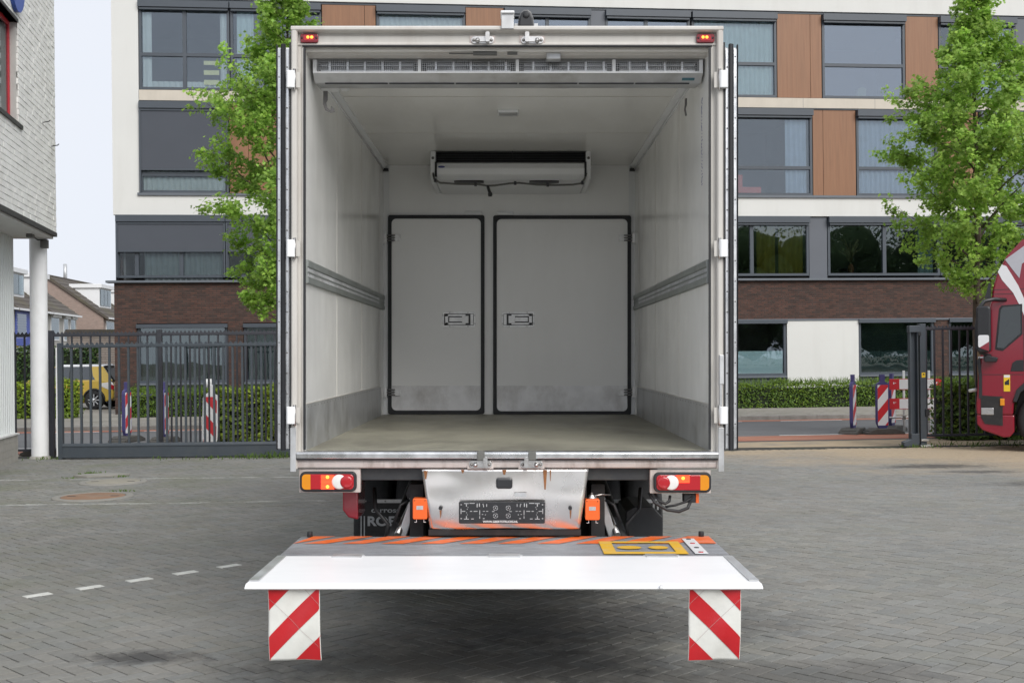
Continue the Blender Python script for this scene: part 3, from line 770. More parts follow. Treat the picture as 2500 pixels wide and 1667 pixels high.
# --- stainless middle panel
def pan(u,v):
    zt,zb=1.058,tz(1292); z=zt+(zb-zt)*v
    xl=tx(1030)+(tx(1050)-tx(1030))*v; xr=tx(1436)+(tx(1415)-tx(1436))*v
    dent=.004*math.sin(u*9+v*3)+.006*math.exp(-((u-.12)**2*60+(v-.3)**2*30))-.006*math.exp(-((u-.86)**2*50+(v-.4)**2*20))
    return (xl+(xr-xl)*u, -.03+.03*v*v+dent+.02*max(0,v-.78)*4*(v-.78), z)
pn=MB().grid(pan,40,24).build('rear_panel','stainless',TK,solid=.003)
MB().prism(rrect(tx(1211),tx(1251),tz(1190),tz(1164),.015),1,-.06,-.028).build('coupling_cover','black_plastic',pn,bevel=.01)
m=MB()
def streak(x,z0,z1,w):
    m.poly([(x-w,-.0405,z0),(x-w*.3,-.034,z1),(x+w*.3,-.034,z1),(x+w,-.0405,z0)])
for x,a,b,w in ((tx(1231),1.055,1.02,.012),(tx(1330),1.055,.94,.012),(tx(1343),1.055,.99,.004),(tx(1040),1.05,1.0,.012),(tx(1392),tz(1243),tz(1264),.005),(tx(1076),tz(1243),tz(1262),.005),(tx(1130),1.055,1.035,.010)): streak(x,a,b,w)
m.each('rust_streak','rust',pn)
m=MB()
for px in (1076,1391): m.cyl((tx(px),-.04,tz(1238)),(tx(px),-.02,tz(1238)),.011,12)
m.each('bolt_hole','rubber',pn)
MB().box(tx(1256),tx(1285),-.042,-.036,tz(1210),tz(1200)).build('type_plate','alu_dull',pn)
MB().box(tx(1046),tx(1418),.0,.05,tz(1306),tz(1292)).build('panel_edge','under_black',TK)
# --- number plate carrier
px0,px1,pz0,pz1=tx(1121),tx(1329.5),tz(1274),tz(1221)
npl=MB().prism(rrect(px0,px1,pz0,pz1,.008),1,-.056,-.045).build('number_plate_carrier','black_plastic',TK,bevel=.002)
m=MB(); cxp=(px0+px1)/2; cz=(pz0+pz1)/2+.008; yy0,yy1=-.0572,-.0558
def mk(a,b,w,h):
    for s in (-1,1): m.box(cxp+s*a-w/2,cxp+s*a+w/2,yy0,yy1,cz+b-h/2,cz+b+h/2)
for a,b,w,h in ((.205,.045,.028,.004),(.205,.036,.005,.018),(.205,-.045,.028,.004),(.205,-.036,.005,.016),(.172,.046,.03,.004),(.236,0,.004,.03),(.222,0,.02,.004),(.178,0,.012,.004),(.152,0,.022,.004),(.143,.034,.005,.022),(.130,.036,.005,.02),(.128,-.008,.004,.028),(.128,-.035,.004,.014),(.108,.040,.008,.006),(.106,.034,.004,.02),(.088,.034,.004,.016),(.104,0,.012,.003),(.085,0,.012,.003),(.112,-.018,.008,.003),(.095,-.02,.006,.004),(.05,-.001,.014,.004),(.105,-.042,.01,.004),(.17,-.044,.016,.004),(.235,.038,.008,.005),(.235,-.042,.008,.005),(.2,.012,.004,.004),(.204,-.008,.004,.004),(.196,.022,.004,.004),(.2,-.02,.004,.004)): mk(a,b,w,h)
for sx_ in (-1,1):
    for b in (.019,-.026):
        for k in range(16):
            if k in (0,4,8,12): continue
            an=2*math.pi*k/16+.2; m.obox((cxp+sx_*.037*1.0,-.0565,cz+b),(.001,.001,.001),0); m.obox((cxp+sx_*.037+.0125*math.cos(an),-.0565,cz+b+.0125*math.sin(an)),(.0055,.0014,.003),Matrix.Rotation(-an-math.pi/2,3,'Y'))
        m.lathe([(0,-.0575),(.004,-.0572),(.004,-.0555)],(cxp+sx_*.037,0,cz+b),'Y',8)
m.build('slot_marks','grey_print',npl)
text('lettering','WWW.GEERTSTRUCKS.NL',.0165,'white_print',npl,(tx(1179.5),-.0575,pz0+.006),sx=1.02,bold=.0003)
# --- orange lift lamps' boxes
for a,b,c,d in ((1008,1043.5,1266,1215),(1428,1463.5,1268,1217)):
    x0,x1,z0,z1=tx(a),tx(b),tz(c),tz(d)
    ob=MB().prism(rrect(x0,x1,z0,z1,.010),1,-.02,.05).build('orange_box','orange_plastic',TK,bevel=.004)
    MB().box(x0+.022,x1-.024,-.0215,-.02,(z0+z1)/2-.004,(z0+z1)/2+.018).build('worn_label','grey_print',ob)
    m=MB()
    for k in (.25,.75):
        xx=x0+(x1-x0)*k; m.tube([(xx,-.005,z0),(xx,-.005,z0-.018),(xx+(.012 if k>.5 else -.012),-.005,z0-.018)],.002,5)
    m.each('wire_foot','white_plastic',ob)
    m=MB()
    for k in (.12,.85): m.lathe([(0,-.023),(.003,-.022),(.003,-.02)],(x0+(x1-x0)*k,0,z1-.012),'Y',6)
    m.build('screw','black_plastic',ob)
xx=tx(1445)
MB().lathe([(.028,0),(.03,.006),(.022,.012),(.022,.02),(.01,.024),(.008,.034),(0,.036)],(xx,.02,tz(1217)),'Z',14).build('hydraulic_cap','steel',TK)
MB().tube([(xx,.02,tz(1212)),(xx+.06,.04,tz(1208)),(xx+.11,.06,tz(1210)),(xx+.06,.08,tz(1213))],.004,6).build('cap_leash','steel',TK)
# --- underbody
MB().box(-.86,.84,.03,.11,tz(1173),1.06).build('cross_member','black_paint',TK,bevel=.004)
for s in (-1,1): MB().box(s*.40,s*.47,.11,8.6,.82,1.05).build('chassis_rail','under_black',TK)
MB().box(-1.0,1.0,1.6,6.7,1.0,1.06).build('floor_bearer','under_black',TK)
for y,n in ((2.35,2),(6.95,1)):
    MB().cyl((-1.0,y,.44),(1.0,y,.44),.07,12).build('axle','under_black',TK)
    for s in (-1,1):
        for k in range(n):
            x=s*(1.02-.31*k)
            w=MB().lathe([(.27,-.13),(.40,-.135),(.435,-.11),(.445,-.06),(.445,.06),(.435,.11),(.40,.135),(.27,.13)],(x,y,.445),'X',36).build('wheel','tyre',TK)
            MB().lathe([(.0,-.03),(.14,-.04),(.16,-.02),(.25,-.06),(.28,-.11),(.28,.11),(.2,.0),(0,.0)],(x,y,.445),'X',24).build('rim','steel',w)
# mud flaps with the body builder's lettering
ym=1.2
for s,a,b in ((-1,dx(876,ym),dx(1046,ym)),(1,dx(1470,ym),dx(1614,ym))):
    zt=dz(1226,ym)
    f=MB().prism([(a+(.05 if s<0 else 0),zt),(a,zt-.05),(a,.28),(b,.28),(b,zt-.05 if s>0 else zt),(b-(.05 if s>0 else 0),zt)],1,ym,ym+.01).build('mud_flap','under_black',TK)
    st=MB().box(a+.12 if s<0 else a,b if s<0 else b-.02,ym-.008,ym-.001,zt-.002,zt+.022).build('clamp_strip','alu_dull',f)
    m=MB()
    for k in range(4): m.lathe([(0,-.012),(.006,-.011),(.007,-.007)],(a+.05+(b-a-.08)*k/3,ym,zt+.01),'Y',6)
    m.each('bolt','screw',f)
    if s<0:
        m=MB().box(a+.012,a+.020,ym-.003,ym-.0005,.33,.62).box(a+.034,a+.042,ym-.003,ym-.0005,.30,.62).each('pinstripe','grey_print',f)
        text('lettering','carrosserie',.047,'grey_print',f,(dx(906,ym),ym-.002,dz(1250,ym)),sx=1.42,bold=.0008)
        text('lettering','ROEV',.088,'grey_print',f,(dx(896,ym),ym-.002,dz(1282,ym)),sx=1.15,bold=.003)
    else:
        m=MB()
        for k in range(3): m.box(b-.085+k*.028,b-.073+k*.028,ym-.003,ym-.0005,zt-.05,zt-.008)
        m.each('pinstripe','grey_print',f)
        text('lettering','carrosserie',.047,'black_paint',f,(dx(1440,ym),ym-.002,dz(1246,ym)),sx=1.42,bold=.0008)
MB().prism([(-1.0,.78),(-.965,.735),(-.905,.72),(-.905,.93),(-1.0,.93)],1,.28,.62).build('guard_end','truck_red',TK,bevel=.01)
MB().prism([(.745,.735),(.80,.765),(.915,.765),(.975,.70),(.975,.50),(.745,.50)],1,.55,1.1).build('tool_box','black_paint',TK,bevel=.006)
MB().prism([(-.55,.62),(-.42,.78),(-.36,.8),(-.36,1.0),(-.5,1.0),(-.6,.93),(-.62,.87)],1,.35,.45).build('frame_bracket','black_paint',TK)
for s in (-1,1):
    MB().obox((s*.60,.30,.74),(.05,.10,.36),Matrix.Rotation(s*-.30,3,'Y')).build('lift_arm','alu_dull' ,TK,bevel=.006)
    MB().cyl((s*.70,.25,.60),(s*.62,1.0,.88),.035,12).build('lift_cylinder','under_black',TK)
    MB().cyl((s*.66,.20,.64),(s*.60,.6,.8),.02,10).build('lift_piston','steel',TK)
    MB().box(s*.50,s*.58,.15,.7,.56,.95).build('lift_frame','under_black',TK)
    MB().tube([(s*.82,.4,.90),(s*.80,.3,.78),(s*.72,.25,.70),(s*.74,.3,.6),(s*.70,.4,.55)],.012,6).build('hydraulic_hose','cable',TK)
    MB().tube([(s*.56,.3,.86),(s*.64,.2,.82),(s*.68,.25,.72),(s*.63,.3,.62)],.010,6).build('hydraulic_hose','cable',TK)
MB().cyl((-.7,.42,.66),(.7,.42,.66),.06,14).build('lift_shaft','under_black',TK)
MB().tube([(.83,.03,.915),(.86,.0,.86),(.93,-.01,.82),(1.0,-.01,.81),(1.05,-.01,.83),(1.07,0,.87)],.010,8).build('lamp_cable','cable',TK)
MB().tube([(.86,.03,.92),(.885,0,.87),(.92,-.01,.855),(.945,0,.87),(.95,.01,.90)],.009,8).build('lamp_cable','cable',TK)
MB().tube([(.92,.0,.835),(.98,.0,.845),(1.04,0,.865),(1.08,0,.895)],.007,8).build('lamp_cable','cable',TK)
MB().box(1.03,1.10,.0,.08,.86,.91).build('side_lamp','black_plastic',TK,bevel=.006); MB().box(1.10,1.117,.0,.08,.858,.912).build('side_lamp_lens','orange_plastic',TK)
# cab beyond the body
MB().prism([(6.98,.55),(9.1,.55),(9.16,1.0),(9.1,1.7),(8.75,2.75),(8.5,2.95),(6.98,3.0)],0,-1.2,1.2).build('cab','truck_red',TK,bevel=.06)
for s in (-1,1): MB().prism([(7.6,1.75),(8.85,1.72),(8.6,2.5),(7.6,2.5)],0,s*1.195,s*1.206).build('cab_window','black_plastic',TK)
# --- tail-lift platform, flat and half open
PZ=.655; PW=1.2; ox=-.01
pf_=MB().prism([(.05,PZ),(.05,PZ-.06),(-.65,PZ-.045),(-.65,PZ)],0,ox-PW,ox+PW).build('lift_platform','tread_plate',TK,bevel=.004)
m=MB()
n=12
for k in range(n+1):
    xa=ox-PW-.16+k*.2195; y0,y1=.045,-.225; sh=.235; ww=.128
    pts=[(xa+sh,y0),(xa+sh+ww,y0),(xa+ww,y1),(xa,y1)]
    pts=[(min(max(p[0],ox-PW+.003),ox+PW-.003),p[1]) for p in pts]
    if pts[0][0]>=ox+PW-.01: continue
    m.poly([(p[0],p[1],PZ+.003) for p in pts][::-1])
m.poly([(ox+PW-.14,-.225,PZ+.0045),(ox+PW-.01,-.225,PZ+.0045),(ox+PW-.01,.04,PZ+.0045),(ox+PW-.14,.04,PZ+.0045)])
m.each('orange_stripe','orange_paint',pf_)
def py(p,q):  # image point on the platform plane -> truck x, y
    Y=2900*(1.72-PZ)/(q-866); return ((p-1250)/2900*Y+.028, Y-6.92)
m=MB()
def fl(pts,h): m.poly([(a,b,PZ+h) for a,b in pts])
a,b,c,d=py(1462,1323),py(1672,1323),py(1696,1354),py(1475,1354)
yt,yb=a[1],c[1]; x0,x1=d[0],c[0]-.03
fl([(x0,yb),(x1,yb),(x1,yb+.07),(x0,yb+.07)],.006); fl([(x0,yt-.06),(x1,yt-.06),(x1,yt),(x0,yt)],.006)
fl([(x0,yb+.07),(x0+.07,yb+.07),(x0+.07,yt-.06),(x0,yt-.06)],.006); fl([(x1-.06,yb+.07),(x1,yb+.07),(x1,yt-.06),(x1-.06,yt-.06)],.006)
for cx_,rx in ((x0+.155,.068),(x0+.315,.055)):
    fl([(cx_+rx*math.cos(2*math.pi*k/16),(yt+yb)/2+.055*math.sin(2*math.pi*k/16)) for k in range(16)],.006)
m.build('yellow_marking','yellow_paint',pf_)
a,b,c,d=py(1668,1317),py(1690,1317),py(1727,1353),py(1698,1353)
yt,yb=a[1],c[1]; xs=(a[0]+d[0])/2
dp=MB().box(xs-.005,xs+.065,yb,yt,PZ+.005,PZ+.008).build('button_strip','white_plastic',pf_)
m=MB()
for k in range(4):
    m.cm=k%2; m.lathe([(.014,.008),(.014,.011),(0,.012)],(xs+.03,yt-.03-k*(yt-yb-.06)/3,PZ),'Z',12)
m.each('foot_button',['black_plastic','red_lens'],pf_)
m=MB()
for s in (-1,1): m.cyl((ox+s*(PW-.055),.03,PZ),(ox+s*(PW-.055),.03,PZ+.033),.016,12)
m.each('rubber_stop','rubber',pf_,bevel=.003)
fl_=MB().prism([(-.655,PZ+.006),(-.655,PZ-.030),(-1.425,PZ-.020),(-1.434,PZ-.013),(-1.40,PZ+.004)],0,ox-PW-.0,ox+PW+.0).build('platform_flap','bright_white',TK,bevel=.004)
for s in (-1,1):
    e=ox+s*PW
    MB().prism([(e-s*.004,-.67),(e-s*.05,-.67),(e-s*.05,-1.345),(e-s*.004,-1.345)],2,PZ+.0065,PZ+.011).build('edge_strip','alu_dull',fl_)
m=MB()
for a,b in ((818,890),(1194,1270),(1572,1647)):
    x0,x1=(a-1250)/2900*6.35+.028,(b-1250)/2900*6.35+.028
    m.box(x0,x1,-.70,-.615,PZ+.0065,PZ+.012); m.cyl((x0-.012,-.654,PZ+.003),(x1+.012,-.654,PZ+.003),.010,8)
m.each('flap_hinge','alu_dull',fl_)
MB().box(ox+.72,ox+.735,-1.45,-1.425,PZ-.01,PZ+.004).build('flap_catch','white_plastic',fl_)
# warning flags hanging from the flap's front edge
def flag(x0,x1,s,sway):
    yf=-1.405; z1=PZ-.022; hgt=.335; w=x1-x0
    def P(u,v): # u across 0..1, v down 0..1
        return (x0+u*w+sway*v*v, yf+.010*math.sin(v*5+u*2)+.004*math.sin(u*11+v*7)+.02*v, z1-v*hgt+.004*math.sin(u*3))
    st=[(0,.0)]
    o=MB().grid(lambda u,v: P(u,v),24,30).build('warning_flag','flag_white',TK,solid=.004)
    # red bands at 45 degrees, cut to the flag outline
    asp=hgt/w
    for c0,c1,fl,off in ((-.02,.42,0,.0045),(.93,1.38,0,.0045),(1.9,2.6,0,.0045),(.30,.307,1,.0058),(1.16,1.167,1,.0058)):
        n=30; m=MB()
        for i in range(n):
            v0,v1=i/n,(i+1)/n
            def seg(v):
                a,b=c0-v*asp,c1-v*asp
                return max(.012,a),min(.988,b)
            a0,b0=seg(v0); a1,b1=seg(v1)
            if b0<=a0 and b1<=a1: continue
            b0=max(a0,b0); b1=max(a1,b1)
            f=(lambda u:u) if (s>0)!=bool(fl) else (lambda u:1-u)
            for j in range(8):
                t0,t1=j/8,(j+1)/8; q=[]
                for u,v in ((a0+(b0-a0)*t0,v0),(a0+(b0-a0)*t1,v0),(a1+(b1-a1)*t1,v1),(a1+(b1-a1)*t0,v1)):
                    p=P(f(u),.008+v*.984); q.append((p[0],p[1]-off,p[2]))
                m.poly(q)
        m.build('seam' if fl else 'red_band','flag_seam' if fl else 'flag_red',o)
flag((653-1250)/2900*5.51+.028,(780-1250)/2900*5.51+.028,1,.006)
flag((1683-1250)/2900*5.51+.028,(1810-1250)/2900*5.51+.028,-1,-.004)
# ================================================================== apartment building across the street
def brickmat(name, c1, c2, mortar, bw, bh, ms, sq=.012, rough=.85, plane='xz', bump=.5, var=.35):
    m=bpy.data.materials.new(name); m.use_nodes=True; t=m.node_tree; N=t.nodes; K=t.links; b=N['Principled BSDF']
    b.inputs['Roughness'].default_value=rough; b.inputs['Specular IOR Level'].default_value=.25
    co=N.new('ShaderNodeTexCoord'); sp=N.new('ShaderNodeSeparateXYZ'); cb=N.new('ShaderNodeCombineXYZ'); K.new(co.outputs['Object'],sp.inputs[0])
    if plane=='xz': K.new(sp.outputs[0],cb.inputs[0])
    elif plane=='yz': K.new(sp.outputs[1],cb.inputs[0])
    else:
        ad=N.new('ShaderNodeMath'); K.new(sp.outputs[0],ad.inputs[0]); K.new(sp.outputs[1],ad.inputs[1]); K.new(ad.outputs[0],cb.inputs[0])
    K.new(sp.outputs[2],cb.inputs[1])
    br=N.new('ShaderNodeTexBrick'); br.inputs['Scale'].default_value=1; br.inputs['Brick Width'].default_value=bw; br.inputs['Row Height'].default_value=bh
    br.inputs['Mortar Size'].default_value=ms; br.inputs['Mortar Smooth'].default_value=.3; br.inputs['Bias'].default_value=-.2
    br.inputs['Color1'].default_value=(*c1,1); br.inputs['Color2'].default_value=(*c2,1); br.inputs['Mortar'].default_value=(*mortar,1)
    K.new(cb.outputs[0],br.inputs['Vector'])
    n=N.new('ShaderNodeTexNoise'); n.inputs['Scale'].default_value=3.2; n.inputs['Detail'].default_value=8; n.inputs['Roughness'].default_value=.75
    mp=N.new('ShaderNodeMapping'); mp.inputs['Scale'].default_value=(1,1,3); K.new(co.outputs['Object'],mp.inputs[0]); K.new(mp.outputs[0],n.inputs['Vector'])
    mr=N.new('ShaderNodeMapRange'); mr.inputs[1].default_value=.3; mr.inputs[2].default_value=.7; mr.inputs[3].default_value=1-var; mr.inputs[4].default_value=1+var
    K.new(n.outputs[0],mr.inputs[0])
    mm=N.new('ShaderNodeMixRGB'); mm.blend_type='MULTIPLY'; mm.inputs[0].default_value=1; K.new(br.outputs[0],mm.inputs[1]); K.new(mr.outputs[0],mm.inputs[2]); K.new(mm.outputs[0],b.inputs['Base Color'])
    bp=N.new('ShaderNodeBump'); bp.inputs['Strength'].default_value=bump; bp.inputs['Distance'].default_value=.02; bp.invert=True
    K.new(br.outputs['Fac'],bp.inputs['Height']); K.new(bp.outputs[0],b.inputs['Normal']); MATS[name]=m; return m
brickmat('dark_brick',(.100,.052,.041),(.050,.037,.034),(.05,.043,.038),.222,.0625,.011)
M('render_white',(.645,.645,.62),.8,var=.025,sc=.6,dirt=((.52,.51,.48),.3,1.6,(1,1,.15)))
M('stone_band',(.56,.51,.435),.8,var=.05,sc=2,dirt=((.40,.36,.30),.35,2.5,(1,1,.2)))
M('wood_panel',(.24,.116,.057),.45,var=.16,sc=16,stretch=(1,1,.05),dirt=((.19,.072,.030),.55,22,(1,1,.03)))
M('anthracite',(.060,.072,.088),.42,var=.06,sc=3)
M('grey_panel',(.105,.115,.135),.5,var=.05,sc=2)
M('sun_screen',(.068,.076,.092),.85,var=.05,sc=1.2)
M('ledge_grey',(.12,.135,.155),.45,var=.08,sc=2)
M('room',(.30,.30,.31),.9,var=.1,sc=.5)
M('curtain_white',(.80,.86,.86),.85,var=.05,sc=3,trans=.25)
M('curtain_teal',(.66,.80,.82),.85,var=.08,sc=3,trans=.25)
M('curtain_blue',(.50,.60,.74),.85,var=.08,trans=.3)
M('curtain_grey',(.25,.30,.31),.85,var=.1,trans=.15)
M('curtain_yellow',(.55,.42,.06),.85,var=.2,sc=2,trans=.3)
M('frosted',(.50,.66,.68),.5,var=.03)
M('frosted_grey',(.20,.27,.27),.45,var=.05)
M('slat_blind',(.18,.23,.22),.5)
M('red_furniture',(.45,.10,.08),.7)
M('cream_paper',(.72,.70,.38),.7)
glass('pane_high',(.80,.88,1.0),.23,tr=(.62,.68,.70))
glass('pane_clear',(.82,.9,1.0),.07,tr=(.9,.93,.93))
glass('pane_low',(.85,.92,.95),.10,tr=(.60,.66,.66))
AB=thing('apartment_building','four-storey block of flats with white render, wood panels and dark brick base across the street','building',(0,36.5,0),ALPHA)
SL,SR=-11.86,24.0
# inner shell: floors, back wall, party walls
m=MB(); m.box(SL+.1,SR-.1,4.6,4.8,0,14.4)
for z in (-.05,2.80,6.02,9.42,12.45): m.box(SL+.1,SR-.1,.30,4.6,z,z+.22)
for x in (SL+.1,-5.9,-1.4,2.6,5.65,9.6,13.7,18.5,SR-.3): m.box(x,x+.18,.30,4.6,0,14.4)
m.build('interior','room',AB)
MB().box(SL,SR,4.85,11.8,0,14.5).build('rear_block','render_white',AB)
bx('side_wall','render_white',AB, SL-.001,SL+.22, .25,4.85, 6.0,14.5)
bx('side_wall','dark_brick',AB, SL-.001,SL+.22, .25,4.85, -.1,6.0)
bx('parapet_band','render_white',AB, SL,SR, -.03,.30, 12.44,14.6)
bx('soffit_strip','anthracite',AB, SL+.8,SR, .02,.30, 12.37,12.44)
bx('stone_band','stone_band',AB, SL+.78,SR, -.02,.30, 9.40,9.71); bx('band_drip','anthracite',AB, SL+.78,SR, .0,.28, 9.36,9.40)
m=MB()
for k in range(14): m.box(-9.5+k*2.35,-9.492+k*2.35,-.022,-.015,9.40,9.71)
m.each('band_joint','grey_panel',AB)
bx('white_band','render_white',AB, SL,SR, -.03,.30, 5.99,6.565)
bx('corner_strip','render_white',AB, SL,-11.09, -.03,.30, 6.565,12.44)
bx('sill_ledge','ledge_grey',AB, -11.14,SR, -.09,.26, 6.565,6.64)
bx('storey_ledge','ledge_grey',AB, SL-.22,SR, -.13,.28, 3.97,4.035)
bx('lintel_strip','ledge_grey',AB, SL+9,SR, -.04,.20, 2.70,2.76)
bx('brick_band','dark_brick',AB, SL,SR, .0,.28, 2.76,3.97)
bx('upper_corner','anthracite',AB, SL+.06,-11.79, .0,.28, 4.035,5.99)
def fold(m,s0,s1,z0,z1,y,amp=.05,per=.16,seed=0):
    r=random.Random(seed); ph=r.random()*6; n=max(6,int((s1-s0)/per*6))
    m.grid(lambda u,v:(s0+(s1-s0)*u, y+amp*math.sin(ph+(s1-s0)*u/per*6.283+.5*math.sin(u*7+v))*(.6+.4*v), z1+(z0-z1)*v),n,3)
def window(s0,s1,z0,z1,mull=(),trans=None,box=True,hi=True,deco=(),pane=True,screen=None,sill=False,tr_from=None):
    fw=.075; m=MB(); y0,y1=.02,.13
    m.box(s0,s1,y0,y1,z0,z0+fw).box(s0,s1,y0,y1,z1-fw,z1).box(s0,s0+fw,y0,y1,z0+fw,z1-fw).box(s1-fw,s1,y0,y1,z0+fw,z1-fw)
    xs=[s0+fw]
    for q in mull: m.box(q-.055,q+.055,y0-.004,y1,z0+fw,z1-fw); xs += [q-.055,q+.055]
    xs.append(s1-fw); bays=list(zip(xs[0::2],xs[1::2]))
    o=m.build('window','anthracite',AB)
    for i,(a,b) in enumerate(bays):
        tz_=trans[i] if isinstance(trans,(list,tuple)) else trans
        zs=[z0+fw]
        if tz_: 
            MB().box(a,b,y0+.002,y1-.002,tz_-.05,tz_+.05).build('transom','anthracite',o); zs += [tz_-.05,tz_+.05]
        zs.append(z1-fw)
        for c,d in zip(zs[0::2],zs[1::2]):
            MB().box(a,b,.075,.083,c,d).build('pane',('pane_clear' if any(q[0].startswith('curtain') for q in deco) else 'pane_high') if hi else ('pane_clear' if any(q[0]=='frosted' for q in deco) else 'pane_low'),o)
    if box:
        MB().box(s0,s1,-.14,.018,z1-.20,z1).box(s0+.03,s1-.03,-.10,.016,z1-.27,z1-.21).each('screen_box','anthracite',o)
    if sill: MB().box(s0,s1,-.07,.02,z0-.06,z0).build('sill','ledge_grey',o)
    if screen:
        MB().box(s0+.04,s1-.04,-.075,-.062,screen,z1-.2).build('sun_screen','sun_screen',o)
        MB().box(s0+.04,s1-.04,-.085,-.055,screen-.05,screen).build('screen_bar','anthracite',o)
        MB().box(s0,s0+.05,-.10,.016,z0,z1-.2).box(s1-.05,s1,-.10,.016,z0,z1-.2).each('screen_guide','anthracite',o)
    for k,(kind,a,b,c,d) in enumerate(deco):
        y=.14
        if kind.startswith('curtain'):
            q=MB(); fold(q,a,b,c,d,y,amp=.03,seed=k+int(s0*10)); q.build('curtain',kind,o)
        elif kind=='blind':
            q=MB(); zz=c
            while zz<d: q.obox(((a+b)/2,.22,zz),(b-a,.045,.004),Matrix.Rotation(.7,3,'X')); zz+=.065
            stuff(q.build('blind_slats','slat_blind',o))
        elif kind=='vertical':
            q=MB(); x=a
            while x<b-.1: q.obox((x+.07,.26,(c+d)/2),(.125,.004,d-c),.35+.25*math.sin(x*7)); x+=.14
            q.each('blind_lamella','curtain_grey',o)
        else: MB().box(a,b,.09,.095,c,d).build('screen_film',kind,o)
    return o
def wood(s0,s1,z0,z1,seams=()):
    xs=[s0]+list(seams)+[s1]
    for a,b in zip(xs,xs[1:]): bx('wood_panel','wood_panel',AB, a+.006,b-.006, .03,.10, z0,z1)
# top storey in view
Z0,Z1=9.73,12.36; T=10.78
window(-11.08,-8.43,Z0,Z1,mull=(-9.75,),trans=T,deco=(('curtain_white',-10.98,-10.72,Z0,Z1-.3),('curtain_white',-8.72,-8.52,Z0,Z1-.3),('curtain_white',-10.9,-8.6,9.75,10.0),('cream_paper',-9.2,-8.75,9.9,10.05),('cream_paper',-9.2,-8.75,10.2,10.34),('cream_paper',-9.2,-8.75,10.5,10.62)))
window(-8.40,-5.70,Z0,Z1,trans=T,deco=(('curtain_teal',-8.22,-7.72,Z0,Z1-.2),))
wood(-5.68,-4.06,Z0,Z1,(-4.4,))
window(-4.04,-1.34,Z0,Z1,deco=(('curtain_white',-3.95,-1.4,Z0,Z1-.2),))
wood(-1.32,-.15,Z0,Z1)
window(-.13,2.55,Z0,Z1,mull=(1.2,),trans=T)
bx('infill_panel','grey_panel',AB, 2.56,3.01, .04,.12, Z0,Z1)
window(3.02,5.69,Z0,Z1,mull=(4.3,),trans=T)
window(5.75,8.47,Z0,Z1,trans=T,deco=(('curtain_teal',5.8,8.4,Z0,Z1-.2),))
wood(8.49,9.94,Z0,Z1,(9.57,))
window(9.96,12.68,Z0,Z1,trans=T)
wood(12.70,13.79,Z0,Z1)
window(13.81,16.38,Z0,Z1,trans=T,deco=(('curtain_blue',15.2,16.2,Z0,Z1-.2),))
bx('infill_panel','grey_panel',AB, 16.4,17.4, .04,.12, Z0,Z1)
window(17.42,20.1,Z0,Z1,trans=T); wood(20.12,21.5,Z0,Z1); window(21.52,23.9,Z0,Z1,trans=T)
# middle storey
Z0,Z1=6.65,9.35; T=7.52
window(-11.08,-8.48,Z0,Z1,trans=7.2,screen=7.36,deco=(('curtain_white',-11.0,-8.6,Z0,7.4),))
wood(-8.46,-6.92,Z0,Z1,(-7.9,)); window(-6.9,-4.2,Z0,Z1,trans=T); wood(-4.18,-2.8,Z0,Z1); window(-2.78,-.1,Z0,Z1,trans=T)
wood(-.08,1.3,Z0,Z1); window(1.32,4.0,Z0,Z1,trans=T); wood(4.02,6.9,Z0,Z1,(5.4,))
window(6.92,9.60,Z0,Z1,trans=T,deco=(('curtain_blue',8.75,9.45,Z0,Z1-.3),('red_furniture',7.0,7.35,6.7,7.3),('red_furniture',7.35,7.95,6.7,6.92)))
wood(9.62,11.03,Z0,Z1,(9.96,))
window(11.05,13.74,Z0,Z1,trans=T,deco=(('curtain_blue',11.15,13.6,Z0,Z1-.3),))
wood(13.76,15.1,Z0,Z1,(14.1,)); window(15.12,17.8,Z0,Z1,trans=T); wood(17.82,19.2,Z0,Z1); window(19.22,21.9,Z0,Z1,trans=T); wood(21.92,23.9,Z0,Z1)
# first floor
Z0,Z1=4.04,5.98
window(-11.78,-8.6,Z0+.08,Z1,mull=(-11.2,-9.9),hi=True,screen=4.93,deco=(('curtain_grey',-11.0,-8.7,Z0,Z1),))
window(-8.58,-4.6,Z0+.08,Z1,mull=(-6.6,),hi=False,screen=4.93); window(-4.58,.2,Z0+.08,Z1,mull=(-2.4,),hi=False); window(.22,4.4,Z0+.08,Z1,mull=(2.3,),hi=False)
window(4.42,9.46,Z0+.08,Z1,mull=(6.0,7.61),hi=False,deco=(('curtain_yellow',8.5,9.3,Z0+.1,Z1-.3),('curtain_yellow',7.8,8.4,Z0+.1,Z1-.3)))
bx('infill_panel','grey_panel',AB, 9.48,10.06, .04,.14, Z0,Z1)
window(10.08,13.78,Z0+.08,Z1,mull=(11.94,),hi=False,deco=(('curtain_teal',13.1,13.6,Z0+.1,Z1-.3),))
window(13.80,17.6,Z0+.08,Z1,mull=(15.7,),hi=False); bx('infill_panel','grey_panel',AB, 17.62,18.2, .04,.14, Z0,Z1); window(18.22,23.9,Z0+.08,Z1,mull=(20.1,22),hi=False)
